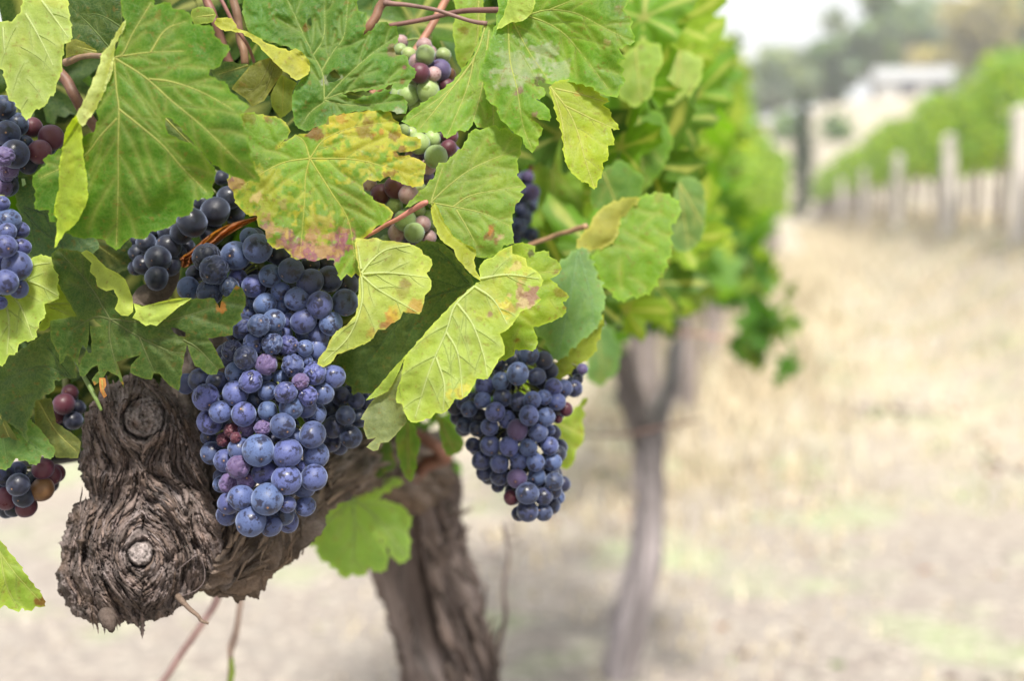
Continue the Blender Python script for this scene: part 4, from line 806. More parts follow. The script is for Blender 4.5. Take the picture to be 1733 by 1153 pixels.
def bunch(items, d, label, stem, seed=0, dflt='b', fill=0, fillm='d', rowgap=.0065, bulge=.010, group='bunches of grapes on the near vine', stemcol=(.14, .16, .04)):
    """items: (x, y, r[, rank[, tone[, kind]]]) read off the photo; depth is found by pushing overlapping berries apart"""
    rs = np.random.RandomState(seed); L = []
    for it in items:
        it = tuple(it)+(0, dflt, 'n')[len(it)-3:] if len(it) < 6 else it
        L.append(list(it))
    xy = np.array([(a[0], a[1]) for a in L], float); c = xy.mean(0); sx = xy[:, 0].std()*1.9+15; sy = xy[:, 1].std()*1.9+15
    if fill:
        k = 0; tries = 0
        while k < fill and tries < 4000:
            tries += 1; i = rs.randint(len(xy)); p = xy[i]+rs.normal(0, 11, 2); q = c+(p-c)*.86
            L.append([q[0], q[1], np.median([a[2] for a in L[:len(xy)]])*.95, 2.2+rs.rand()*1.8, fillm, 'n']); k += 1
    A = np.array([(a[0], a[1], a[2], a[3]) for a in L], float); pm = d/F
    Rm = A[:, 2]*pm; q = (A[:, 0]-c[0])/sx; w = (A[:, 1]-c[1])/sy
    D = d+A[:, 3]*rowgap-bulge*(1-np.clip(q*q*1.0+w*w*.3, 0, 1.5))+rs.uniform(-.001, .001, len(A))
    for _ in range(40):
        dx = (A[:, None, 0]-A[None, :, 0])*pm; dy = (A[:, None, 1]-A[None, :, 1])*pm; dz = D[:, None]-D[None, :]
        need = .9*(Rm[:, None]+Rm[None, :]); lat = dx*dx+dy*dy
        nz = np.sqrt(np.clip(need**2-lat, 0, None)); ov = np.clip(nz-np.abs(dz), 0, None); np.fill_diagonal(ov, 0)
        sg = np.where(dz == 0, np.sign(np.arange(len(A))[:, None]-np.arange(len(A))[None]), np.sign(dz))
        D = D+np.clip((sg*ov).sum(1)*.16, -.0012, .0012)
    D = np.clip(D, d-.032, d+.06)
    top = P(stem[0][0], stem[0][1], d+.012)
    root = empty('grape_bunch', top); tag(root, label, 'grape bunch', group)
    V, Fc = tube(spline([P(a, b, d+.012) for a, b in stem], 24), np.linspace(.0022, .0012, 24), 8)
    acc = Acc(); acc.add(V, Fc, stemcol)
    pts = P(A[:, 0], A[:, 1], D)
    ax = spline([P(a, b, d+.012) for a, b in stem], 24)
    for p_, r_ in list(zip(pts, Rm))[:100]:
        j = np.argmin(((ax-p_)**2).sum(1)); j = max(0, j-2)
        V, Fc = tube(spline([ax[j], (ax[j]+p_)/2+np.array([0, 0, .001]), p_], 5), .0006, 5); acc.add(V, Fc, stemcol)
    acc.make('stem', M_CANE, root)
    order = np.argsort(D)
    for i in order[:100]: grape(root, pts[i], Rm[i], L[i][4], L[i][5], rs)
    if len(order) > 100:
        bv = np.array([v.co[:] for v in BALLS[0].vertices]); bf = [tuple(p_.vertices) for p_ in BALLS[0].polygons]; V = np.concatenate([bv*Rm[i]+pts[i] for i in order[100:]]); Fc = [tuple(u+k*len(bv) for u in f) for k in range(len(order)-100) for f in bf]
        tag(make('hidden_grapes', V, Fc, G_DARK, root), kind='stuff')
    return root
def tz(lst, ox, oy):     # readings from a 4x enlargement
    return [(ox+a[0]/4., oy+a[1]/4., a[2]/4.)+tuple(a[3:]) for a in lst]
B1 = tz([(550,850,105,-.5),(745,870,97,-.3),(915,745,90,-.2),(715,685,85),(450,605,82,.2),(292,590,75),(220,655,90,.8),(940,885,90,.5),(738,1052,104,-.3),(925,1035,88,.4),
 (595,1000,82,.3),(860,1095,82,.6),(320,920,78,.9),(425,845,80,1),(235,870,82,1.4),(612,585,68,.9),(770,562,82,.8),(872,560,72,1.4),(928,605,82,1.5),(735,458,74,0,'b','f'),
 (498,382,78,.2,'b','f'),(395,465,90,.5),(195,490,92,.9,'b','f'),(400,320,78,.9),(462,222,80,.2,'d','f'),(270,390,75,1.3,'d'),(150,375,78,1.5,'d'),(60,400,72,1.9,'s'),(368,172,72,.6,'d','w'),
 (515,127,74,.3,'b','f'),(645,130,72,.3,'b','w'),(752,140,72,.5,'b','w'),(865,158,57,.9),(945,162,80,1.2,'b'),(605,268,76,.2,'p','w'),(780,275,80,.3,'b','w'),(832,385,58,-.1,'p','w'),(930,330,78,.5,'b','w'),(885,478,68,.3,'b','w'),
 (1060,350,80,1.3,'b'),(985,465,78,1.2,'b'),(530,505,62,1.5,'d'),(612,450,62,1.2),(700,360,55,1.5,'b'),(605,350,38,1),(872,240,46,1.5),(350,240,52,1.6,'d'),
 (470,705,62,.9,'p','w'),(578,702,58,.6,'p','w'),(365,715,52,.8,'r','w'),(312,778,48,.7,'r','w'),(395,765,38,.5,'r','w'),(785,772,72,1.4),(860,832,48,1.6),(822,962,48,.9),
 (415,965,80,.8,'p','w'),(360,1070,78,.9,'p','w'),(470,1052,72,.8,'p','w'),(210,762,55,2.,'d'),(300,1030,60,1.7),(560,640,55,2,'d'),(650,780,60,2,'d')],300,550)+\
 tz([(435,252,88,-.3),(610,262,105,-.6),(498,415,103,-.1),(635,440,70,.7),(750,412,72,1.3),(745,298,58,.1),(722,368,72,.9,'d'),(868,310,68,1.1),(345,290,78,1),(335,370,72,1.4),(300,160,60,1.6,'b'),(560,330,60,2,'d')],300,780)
B1up = tz([(550,1050,78,.4,'b','f'),(655,1020,75,.5),(442,1065,78,.7,'b','f'),(650,1108,60,1.5),(860,1105,62,1.7,'d'),(390,1100,70,1.4,'d'),(730,1110,50,1.6)],300,288)
bunch(B1+B1up, .70, 'largest bunch in focus, blue bloomed grapes hanging beside the gnarled wood', [(455,545),(450,640),(440,740),(445,850)], 1, fill=48, fillm='d')
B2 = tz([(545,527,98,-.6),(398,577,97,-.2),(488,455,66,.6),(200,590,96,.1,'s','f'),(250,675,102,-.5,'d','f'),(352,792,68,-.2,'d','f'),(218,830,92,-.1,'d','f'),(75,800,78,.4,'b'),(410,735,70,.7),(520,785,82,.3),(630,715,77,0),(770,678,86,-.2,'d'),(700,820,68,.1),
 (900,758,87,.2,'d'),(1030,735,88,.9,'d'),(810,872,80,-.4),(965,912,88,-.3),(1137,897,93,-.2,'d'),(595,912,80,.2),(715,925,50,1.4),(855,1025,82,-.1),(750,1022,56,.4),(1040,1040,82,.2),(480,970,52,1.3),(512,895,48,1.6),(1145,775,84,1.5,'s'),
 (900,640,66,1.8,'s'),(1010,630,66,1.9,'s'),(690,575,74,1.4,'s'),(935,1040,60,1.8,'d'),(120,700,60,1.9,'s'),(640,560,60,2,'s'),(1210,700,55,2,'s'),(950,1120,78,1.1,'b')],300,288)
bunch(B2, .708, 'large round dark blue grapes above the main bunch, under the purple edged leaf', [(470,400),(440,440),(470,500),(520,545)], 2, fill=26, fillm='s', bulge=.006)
B3 = tz([(1105,482,68,.3),(1035,592,72,.2),(1212,515,58,.2),(1140,615,64,-.1),(1060,690,74,-.3),(1175,762,76,0),(1045,800,62,.8),(1232,632,66,.6),(1292,490,42,1),(1290,545,50,1),(1120,720,60,1.4),(980,820,55,1.4),(1180,440,50,1.3),(1100,830,55,1.6)],300,550)
bunch(B3, .752, 'small shaded cluster of dark grapes behind the right side of the main bunch', [(590,640),(588,700),(590,740)], 3, 'd', fill=5)
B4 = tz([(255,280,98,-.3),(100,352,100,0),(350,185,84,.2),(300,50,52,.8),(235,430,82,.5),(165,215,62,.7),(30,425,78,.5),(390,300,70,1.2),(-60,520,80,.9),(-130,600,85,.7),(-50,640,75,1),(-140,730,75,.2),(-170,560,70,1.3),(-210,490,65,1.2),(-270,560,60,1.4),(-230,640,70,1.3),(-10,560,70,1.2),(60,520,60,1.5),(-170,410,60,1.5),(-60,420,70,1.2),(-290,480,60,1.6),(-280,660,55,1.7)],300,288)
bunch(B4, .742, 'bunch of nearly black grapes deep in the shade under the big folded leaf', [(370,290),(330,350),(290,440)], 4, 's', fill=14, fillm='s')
B5 = tz([(15,225,50,.6),(55,345,86,.3),(140,405,58,.8),(50,418,62,.2),(35,515,78,-.3),(148,522,62,.5),(115,650,102,-.5),(38,760,84,-.6),(125,800,66,.6),(5,900,45,.4),(-40,620,80,0),(-60,420,90,.2),(-80,820,80,.3),(-60,920,60,.6)],0,288)
bunch(B5, .668, 'powdery blue bunch cut off by the left edge of the picture, above the pale leaf', [(0,330),(0,420),(0,500)], 5, 'b', fill=3)
B6 = tz([(25,725,84,.3),(115,840,78,.4),(50,900,86,0),(100,1040,96,-.2),(172,965,50,.9),(218,860,70,.9,'r'),(345,930,90,.1,'r'),(268,1028,80,.5,'r'),(195,1110,70,1.1,'s'),(25,1060,66,-.4,'p','w'),(65,1135,66,-.3,'p','w'),(50,1170,60,0,'p','w'),(20,1270,68,-.2,'p','w'),(-60,960,90,.2),(-60,800,80,.4),(-50,1160,80,.3,'p','w'),(320,1000,60,1.2,'s')],0,0)
bunch(B6, .70, 'mixed bunch of blue, maroon and shrivelled pink grapes in the upper left corner', [(20,170),(30,230),(20,300)], 6, 'd', fill=5, fillm='s')
B7 = tz([(30,912,76,.2,'d'),(118,885,62,.6,'d'),(290,872,72,.3,'r'),(345,915,70,.5,'r'),(380,905,60,.3,'r'),(285,1012,76,-.4,'o'),(122,982,78,-.1,'s'),(40,1072,80,0,'r'),(158,1065,72,.2,'s'),(178,1130,68,.5,'r'),(45,1150,60,.8,'s'),(-40,1000,70,.4,'s'),(90,1140,60,1,'s'),(220,950,60,1,'s'),(-30,900,70,.5,'d')],0,576)
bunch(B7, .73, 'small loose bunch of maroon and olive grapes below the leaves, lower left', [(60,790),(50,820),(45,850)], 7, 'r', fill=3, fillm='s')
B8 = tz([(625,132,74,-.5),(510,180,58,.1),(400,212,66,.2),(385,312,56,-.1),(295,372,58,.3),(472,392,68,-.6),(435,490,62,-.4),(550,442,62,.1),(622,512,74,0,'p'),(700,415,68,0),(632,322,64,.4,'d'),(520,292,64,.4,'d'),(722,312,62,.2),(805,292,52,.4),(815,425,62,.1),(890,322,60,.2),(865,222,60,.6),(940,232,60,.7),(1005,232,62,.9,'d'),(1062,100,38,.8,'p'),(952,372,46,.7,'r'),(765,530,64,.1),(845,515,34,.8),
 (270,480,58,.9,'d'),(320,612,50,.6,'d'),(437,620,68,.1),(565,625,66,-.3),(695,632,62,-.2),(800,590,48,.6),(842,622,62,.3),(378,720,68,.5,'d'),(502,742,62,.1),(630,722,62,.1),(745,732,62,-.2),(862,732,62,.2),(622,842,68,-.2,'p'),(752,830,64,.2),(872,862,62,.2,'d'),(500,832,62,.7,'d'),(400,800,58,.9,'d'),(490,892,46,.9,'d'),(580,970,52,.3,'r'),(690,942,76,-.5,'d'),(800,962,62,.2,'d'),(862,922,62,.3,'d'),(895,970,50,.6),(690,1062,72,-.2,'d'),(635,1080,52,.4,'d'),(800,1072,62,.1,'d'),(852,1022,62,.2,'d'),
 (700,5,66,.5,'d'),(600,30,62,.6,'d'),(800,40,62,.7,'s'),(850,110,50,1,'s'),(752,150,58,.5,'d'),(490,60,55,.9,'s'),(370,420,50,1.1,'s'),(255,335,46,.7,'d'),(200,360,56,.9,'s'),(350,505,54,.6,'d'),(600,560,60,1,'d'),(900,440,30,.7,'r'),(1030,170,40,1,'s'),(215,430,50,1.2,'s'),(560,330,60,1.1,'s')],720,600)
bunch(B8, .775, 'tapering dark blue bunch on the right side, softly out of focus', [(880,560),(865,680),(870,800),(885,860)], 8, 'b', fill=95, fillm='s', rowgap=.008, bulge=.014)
B9 = tz([(240,370,66,0,'g'),(195,432,72,.2,'k'),(130,370,52,.7,'g'),(360,372,52,.5,'g'),(338,472,76,.1,'p'),(296,500,52,0,'k'),(200,495,68,.1,'r'),(258,612,76,-.3,'g'),(378,578,50,.3,'r'),(122,642,72,0,'g'),(178,718,54,.2,'g'),(232,308,52,.8,'k'),(60,640,60,.6,'g'),(320,400,55,.9,'k'),(400,500,45,.9,'o'),(70,340,50,1,'g'),(120,560,55,1,'g')],660,0)
bunch(B9, .748, 'upper cluster of unripe green and pink grapes beside the crinkled leaf', [(725,60),(720,100),(710,180)], 9, 'g', fill=8, fillm='k', stemcol=(.25, .3, .08))
B9b = tz([(195,970,76,0,'g'),(285,942,58,.2,'g'),(400,920,62,.2,'r'),(395,1002,56,.3,'r'),(310,1060,82,-.3,'g'),(255,1128,54,0,'k'),(90,885,46,.6,'g'),(140,905,50,.6,'g'),(192,1062,45,.5,'p'),(60,960,60,.8,'g'),(430,1030,50,.8,'p'),(240,1010,40,1,'k')],660,0)+\
 [(645,329,18,-.2,'r'),(671,317,20,-.3,'r'),(691,329,16,0,'k'),(668,348,14,.1,'g'),(626,312,12,.3,'k'),(686,373,19,-.3,'g'),(672,394,16,-.1,'k'),(701,394,17,-.3,'g'),(715,379,14,.1,'k'),(726,402,13,.2,'k'),(695,411,13,.2,'p'),(705,356,15,.2,'g'),(726,371,16,.4,'g'),(711,322,13,.3,'g'),(722,300,13,.4,'p'),(740,385,13,.5,'g'),(660,372,14,.8,'k'),(735,340,14,.6,'g'),(655,410,13,.6,'g'),(640,345,14,.8,'g')]
bunch(B9b, .738, 'lower cluster of unripe green grapes with two maroon ones behind the reddish petiole', [(725,230),(715,300),(700,380)], 10, 'g', fill=8, fillm='k', stemcol=(.25, .3, .08))
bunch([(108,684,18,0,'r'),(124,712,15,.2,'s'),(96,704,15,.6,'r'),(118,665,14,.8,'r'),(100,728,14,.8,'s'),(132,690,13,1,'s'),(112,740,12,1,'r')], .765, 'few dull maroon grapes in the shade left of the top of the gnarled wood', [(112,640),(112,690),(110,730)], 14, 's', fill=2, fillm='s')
rs = np.random.RandomState(5)
B10 = [(885+rs.uniform(-16, 16)+(.1*(y-300)*0), y, 12.5, rs.rand()) for y in np.linspace(300, 405, 16)]+[(900,325,14,-.3,'p'),(893,300,11,.3,'p')]
bunch(B10, .95, 'narrow blurred bunch hanging in the gap right of the spotted leaf', [(905,262),(895,300),(888,400)], 11, 'd', fill=6, stemcol=(.3, .12, .07))
bunch([(1050+rs.uniform(-14, 18), y, 9, rs.rand()) for y in np.linspace(85, 118, 8)], 1.05, 'few dark grapes peeping out past the toothed edge of the large upper leaf', [(1060,60),(1058,90),(1055,115)], 12, 'd', fill=2)
bunch([(rs.uniform(1040,1095), y, 9, rs.rand()) for y in np.linspace(498, 560, 22)], 1.25, 'blurred dark grapes below the rounded leaf with the curled side', [(1075,480),(1070,520),(1060,560)], 13, 's', fill=4)

# ---------------------------------------------------------------- irrigation pipe under the near vine
pp = spline([P(-160, 822, .78), P(0, 797, .80), P(60, 784, .815), P(130, 773, .84), P(300, 745, .9), P(520, 715, 1.05), P(690, 640, 1.3)], 60)
V, Fc = tube(pp, .0032, 12); tag(make('irrigation_pipe', V, Fc, M_TUBE), 'thin black irrigation pipe passing behind the gnarled wood', 'pipe')

# ---------------------------------------------------------------- ground, hill
def gz(x, y):
    x = np.asarray(x, float); y = np.asarray(y, float)
    s = np.clip((x-.9)/1.3, 0, 1); s = s*s*(3-2*s)
    g = .66*s
    far = np.clip((y-38)/60, 0, 1)
    far = np.clip((y-63)/26, 0, 1); hill = 6.7*far*(.86+.14*np.clip(x/9, 0, 1))-.02*np.clip(y-88, 0, None)
    return g+hill
def grid(x0, x1, y0, y1, nx, ny, powy=1.):
    xs = np.linspace(x0, x1, nx); ys = y0+(y1-y0)*np.linspace(0, 1, ny)**powy; X, Y = np.meshgrid(xs, ys); return X, Y
u = np.linspace(-1, 1, 260); xs = 240*np.sign(u)*np.abs(u)**3.2; v = np.linspace(0, 1, 300); ys = -6+256*v**2.6
X, Y = np.meshgrid(xs, ys); Z = gz(X, Y)+.018*fbm(X*2.2, Y*2.2, 0, 5, 4)*np.clip(np.hypot(X, Y)/2, .3, 2)
a = np.arange(X.size).reshape(X.shape); Fc = np.stack([a[:-1, :-1], a[:-1, 1:], a[1:, 1:], a[1:, :-1]], -1).reshape(-1, 4)
m, t, o = mat('dry_ground'); pb = N(t, 'ShaderNodeBsdfPrincipled'); pb.inputs['Roughness'].default_value = .95; pb.inputs['Specular IOR Level'].default_value = .1
tc = N(t, 'ShaderNodeTexCoord')
def gn(sc, det=6, ro=.6, st=None):
    n = N(t, 'ShaderNodeTexNoise'); n.inputs['Scale'].default_value = sc; n.inputs['Detail'].default_value = det; n.inputs['Roughness'].default_value = ro
    if st:
        mp = N(t, 'ShaderNodeMapping'); mp.inputs['Scale'].default_value = st; t.links.new(tc.outputs['Object'], mp.inputs[0]); t.links.new(mp.outputs[0], n.inputs['Vector'])
    else: t.links.new(tc.outputs['Object'], n.inputs['Vector'])
    return n.outputs[0]
c = mixc(t, ramp(t, gn(1.1), .4, .6), (.45, .39, .28), (.37, .33, .27))
sx = N(t, 'ShaderNodeSeparateXYZ'); t.links.new(tc.outputs['Object'], sx.inputs[0])
yn = N(t, 'ShaderNodeMath', operation='MULTIPLY_ADD'); yn.inputs[1].default_value = 3.5; t.links.new(gn(.9), yn.inputs[0]); t.links.new(sx.outputs[1], yn.inputs[2])
c = mixc(t, ramp(t, yn.outputs[0], 5.6, 8.5), (.235, .212, .195), c)        # barer soil near the headland, straw further in
c = mixc(t, ramp(t, gn(9, 8, .75), .42, .62), c, (.21, .18, .165))
c = mixc(t, ramp(t, gn(1.7), .52, .66), c, (.25, .29, .17))
c = mixc(t, ramp(t, gn(30, 6, .8), .5, .66), c, (.52, .47, .4))
t.links.new(c, pb.inputs['Base Color']); bp = N(t, 'ShaderNodeBump'); bp.inputs['Distance'].default_value = .02; bp.inputs['Strength'].default_value = .6
t.links.new(gn(25, 8, .7), bp.inputs['Height']); t.links.new(bp.outputs[0], pb.inputs['Normal']); t.links.new(pb.outputs[0], o.inputs[0])
tag(make('ground', np.stack([X, Y, Z], -1).reshape(-1, 3), Fc.tolist(), m, origin=(0, 0, 0)), 'dry pale vineyard ground rising to a field behind', kind='structure')
# straw coloured grass
def blades(name, n, region, hmin, hmax, cols, seed, label, w=.003):
    r = np.random.RandomState(seed); acc_v = []; acc_f = []; acc_c = []
    x, y = region(r, n); n = len(x); z = gz(x, y); h = r.uniform(hmin, hmax, n)*np.clip((y-2.5)/6, .15, 1); a = r.uniform(0, 6.28, n); le = r.uniform(.1, .9, n)*h; b = r.uniform(0, 6.28, n)
    W = w*(1+.25*np.hypot(x, y)); dx, dy = np.cos(a)*W, np.sin(a)*W; lx, ly = np.cos(b)*le, np.sin(b)*le
    V = np.stack([np.stack([x-dx, y-dy, z-.01], 1), np.stack([x+dx, y+dy, z-.01], 1), np.stack([x+lx*.4+dx*.7, y+ly*.4+dy*.7, z+h*.6], 1), np.stack([x+lx*.4-dx*.7, y+ly*.4-dy*.7, z+h*.6], 1), np.stack([x+lx, y+ly, z+h], 1)], 1).reshape(-1, 3)
    i = np.arange(n)*5; Fq = [(k, k+1, k+2, k+3) for k in i]+[(k+3, k+2, k+4) for k in i]
    c = np.array(cols)[r.randint(len(cols), size=n)]*r.uniform(.7, 1.2, (n, 1)); C = np.repeat(c, 5, 0)
    tag(make(name, V, Fq, M_STRAW, col=C, smooth=False), label, kind='stuff')
ST = [(.58, .51, .38), (.62, .55, .42), (.52, .44, .32), (.56, .5, .39)]
def reg1(r, n):
    x = r.uniform(-4, 5, n*3); y = r.uniform(1.4, 14, n*3)**1.0; k = (vn(x*1.6, y*1.6, 0, 3)+.35*vn(x*6, y*6, 0, 4) > .1); return x[k][:n], y[k][:n]
blades('dry_grass', 16000, reg1, .02, .07, ST+[(.36, .42, .2)], 1, 'short straw coloured grass between the vine rows')
def reg2(r, n):
    x = r.normal(-.3, .33, n); y = 2.3+r.uniform(0, 1, n)**.75*20; k = (x > -1.6) & (x < .6); return x[k], y[k]
blades('dry_grass', 9000, reg2, .08, .26, ST, 2, 'taller straw grass growing under the left row')
def reg3(r, n): x = r.uniform(.4, 4.0, n); y = 4.5+r.uniform(0, 1, n)**.8*46; return x, y
blades('dry_grass', 9000, reg3, .03, .13, ST, 3, 'straw grass along the foot of the right row')

def reg4(r, n): x = r.uniform(-2.2, 2.2, n); y = r.uniform(1.6, 7.5, n); k = vn(x*2, y*2, 0, 9) > -.3; return x[k], y[k]
blades('leaf_litter', 2600, reg4, .008, .03, [(.14, .1, .08), (.3, .17, .1), (.55, .5, .47), (.2, .3, .1), (.26, .22, .21), (.1, .08, .08)], 4, 'scattered dead leaves, twigs and small weeds on the bare soil', w=.009)

# ---------------------------------------------------------------- rows of vines behind
OUT = np.array(lobed(18, 3))
def cloud(n, cx, cy, cz, sx, sy, sz, size, cols, seed, dens=None, boxy=True, up=.25):
    r = np.random.RandomState(seed); V = []; C = []; Fc = []; k = 0; b = 0
    m = len(OUT); tries = 0
    while k < n:
        tries += 1
        if tries > 4*n: dens = (dens[0], -9)
        p = r.uniform(-1, 1, 3) if boxy else r.normal(0, .5, 3)
        if not boxy and (p**2).sum() > 1: continue
        q = np.array([cx, cy, cz])+p*np.array([sx, sy, sz])
        if vn(q[0]*dens[0], q[1]*dens[0], q[2]*dens[0], seed) < dens[1]: continue
        yw, pt, rl = r.uniform(0, 6.28), math.radians(r.normal(65, 28)), r.uniform(-.6, .6)
        R = np.array(Euler((pt, rl, yw)).to_matrix()); s = size*r.uniform(.6, 1.2)
        L = np.column_stack([OUT[:, 0], OUT[:, 1], -.25*(OUT**2).sum(1)])*s
        V.append(L @ R.T+q); c = np.array(cols[r.randint(len(cols))])*r.uniform(.7, 1.3); C.append(np.tile(c, (m, 1)))
        Fc += [(b, b+j, b+j+1) for j in range(1, m-1)]; b += m; k += 1
    return np.concatenate(V), Fc, np.clip(np.concatenate(C), 0, 1)
VC = [(.04, .1, .012), (.08, .19, .02), (.12, .25, .025), (.19, .3, .03), (.05, .12, .015), (.1, .2, .02), (.28, .36, .04), (.12, .24, .06), (.2, .3, .06)]
def vine_mesh(seed, n, w, h, wl, z0):
    V, Fc, C = cloud(n, 0, 0, z0+h/2, w, wl, h/2, .066, VC, seed, (2.9, -.12)); C = C*1.15+np.array([.05, .045, .03])
    return V, Fc, C
def to_mesh(name, V, Fc, C, m, smooth=True):
    me = bpy.data.meshes.new(name); me.from_pydata(np.asarray(V).tolist(), [], Fc)
    if smooth: me.polygons.foreach_set('use_smooth', [True]*len(me.polygons))
    a = me.color_attributes.new('col', 'FLOAT_COLOR', 'POINT'); q = np.ones((len(V), 4)); q[:, :3] = C; a.data.foreach_set('color', q.ravel()); me.materials.append(m); return me
def child(name, me, parent, loc=(0, 0, 0), rz=0):
    o = bpy.data.objects.new(name, me); COL.objects.link(o); o.parent = parent; o.location = loc; o.rotation_euler = (0, 0, rz); return o
# second vine of the row, with its forked trunk
base2 = np.array([P(1045, 1165, 3.0)[0], P(1045, 1165, 3.0)[1], 0])
vineB = empty('grapevine', base2); tag(vineB, 'second vine of the left row, with a forked grey trunk', 'grapevine', 'vines of the left row')
acc = Acc()
tp = [P(1098, 735, 3.0), P(1102, 780, 3.), P(1101, 850, 3.), P(1092, 950, 3.), P(1070, 1050, 3.), P(1048, 1153, 3.), P(1040, 1200, 3.)]
acc.add(*barktube(tp, [.03, .028, .028, .031, .034, .036, .042], 260, 90, 41, 1.3, (.27, .24, .25), 2.2, 50.))
acc.add(*barktube([P(1096, 750, 3.), P(1080, 700, 2.98), P(1062, 640, 2.95), P(1045, 590, 2.9)], [.026, .021, .018, .014], 120, 60, 43, 1.6, (.17, .15, .15), 2.2, 40.))
acc.add(*barktube([P(1104, 750, 3.), P(1122, 690, 3.02), P(1138, 640, 3.05), P(1150, 580, 3.1)], [.024, .018, .016, .013], 120, 60, 45, 1.2, (.3, .27, .28), 2.2, 40.))
acc.make('trunk', M_BARK2, vineB)
stick('cane', [P(985, 735, 2.1), P(1040, 737, 2.1), P(1085, 733, 2.1), P(1130, 722, 2.1), P(1190, 710, 2.1)], [.0016, .0022, .0032, .0024, .0016], (.1, .05, .04), vineB, seed=30)
stick('cane', [P(1130, 560, 2.5), P(1180, 566, 2.5), P(1230, 575, 2.5)], [.003, .003, .002], (.45, .25, .2), vineB, seed=31)
lpx = lambda dd: 0.3
V, Fc, C = cloud(900, -.36, 2.55, 1.28, .2, .85, .43, .046, VC, 51, (3.4, -.15))
keep = []; 
make('foliage', V, Fc, M_FOL, vineB, col=C)
V, Fc, C = cloud(240, -.2, 2.3, 1.05, .12, .5, .2, .055, VC+[YG], 52, (4, -.2)); make('foliage', V, Fc, M_FOL, vineB, col=C)
# shoot hanging out to the right
pts = spline([P(1180, 400, 2.7), P(1250, 430, 2.65), P(1285, 500, 2.62), P(1292, 560, 2.6), P(1278, 630, 2.6)], 22)
V, Fc = tube(pts, .003, 6); acc = Acc(); acc.add(V, Fc, (.2, .18, .06)); r = np.random.RandomState(9)
for i in range(85):
    q = pts[min(21, int(1+21*r.rand()**1.3))]+r.normal(0, .038, 3)*np.array([1, 1, .8]); R = np.array(Euler((r.normal(1.2, .4), r.uniform(-.5, .5), r.uniform(0, 6.28))).to_matrix()); s = r.uniform(.022, .048)
    L = np.column_stack([OUT[:, 0], OUT[:, 1], -.25*(OUT**2).sum(1)])*s
    acc.add(L @ R.T+q, [(0, j, j+1) for j in range(1, len(OUT)-1)], np.array([(.05, .13, .02), (.07, .17, .03), (.16, .24, .04)][r.randint(3)])*r.uniform(.8, 1.2))
Q = P(1228, 435, 2.8); V, Fc, C = cloud(110, Q[0], Q[1], Q[2], .085, .12, .085, .045, [(.06, .16, .015), (.1, .22, .02), (.2, .3, .03)], 54, (9., -.2)); acc.add(V, Fc, C)
acc.make('shoot', M_FOL, vineB)
# a fence of foliage continues between the near vine and the second one: upper canopy of the near vine
V, Fc, C = cloud(780, -.36, 1.55, 1.25, .18, .5, .42, .045, [(.03, .08, .01), (.1, .24, .02), (.13, .28, .02), (.17, .3, .03), (.04, .1, .012), (.22, .33, .03), (.08, .19, .02)], 61, (4., -.25))
fo = make('foliage', V, Fc, M_FOL, vineA, col=C)
Q = P(300, 210, 1.05); V, Fc, C = cloud(900, Q[0], Q[1], Q[2]+.02, .22, .14, .18, .05, [DK, DKR, (.05, .11, .02), GR], 63, (5., -.5)); make('foliage', V, Fc, M_FOL, vineA, col=C)  # dark leaf colours stand in for the shade deep in the canopy
# further vines of both rows
VM = [to_mesh('vine_foliage', *vine_mesh(70+i, 560, .22, .92, .95, 0), M_FOL) for i in range(4)]
TM = []
for i in range(3):
    V, Fc, C = barktube([(0, 0, -.06), (.02*i, .03, .3), (-.02, .01, .6), (.0, .05, 1.0)], [.05, .042, .04, .035], 60, 20, 90+i, 2., (.26, .22, .21), 2., 20.)
    TM.append(to_mesh('vine_trunk', V, Fc, C, M_BARK2))
ordn = ['third', 'fourth', 'fifth', 'sixth', 'seventh', 'eighth', 'ninth', 'tenth', 'eleventh', 'twelfth', 'thirteenth', 'fourteenth']
for i in range(12):
    y = 4.7+1.75*i; x = -.43+.03*max(0, i-5)**1.3
    rt = empty('grapevine', (x, y, 0)); tag(rt, '%s vine of the left row counting away from the camera, blurred' % ordn[i], 'grapevine', 'vines of the left row')
    child('foliage', VM[i % 4], rt, (0, 0, .74), math.pi*(i % 2)); child('trunk', TM[i % 3], rt)
R = random.Random(5)
for i in range(30):
    y = 10.6+1.75*i; x = 2.36-.019*(y-10.6); z = float(gz(x, y))
    rt = empty('grapevine', (x, y, z)); tag(rt, 'blurred bright green vine in the right row, one of many alike along the slope', 'grapevine', 'vines of the right row')
    child('foliage', VM[(i*3+1) % 4], rt, (.1, 0, .72-.06*R.random()), math.pi*(i % 2)).scale = (1.1+.25*R.random(), 1.05, 1.02+.26*R.random()); child('trunk', TM[i % 3], rt, rz=i)
for i in range(16):
    y = 17+2.1*i; x = 4.9; z = float(gz(x, y))
    rt = empty('grapevine', (x, y, z+.25)); tag(rt, 'blurred vine in the farther right row, seen over the nearer one', 'grapevine', 'vines of the farther right row')
    child('foliage', VM[(i*5+2) % 4], rt, (0, 0, .7), math.pi*(i % 2)); child('trunk', TM[(i+1) % 3], rt, (0, 0, -.25))
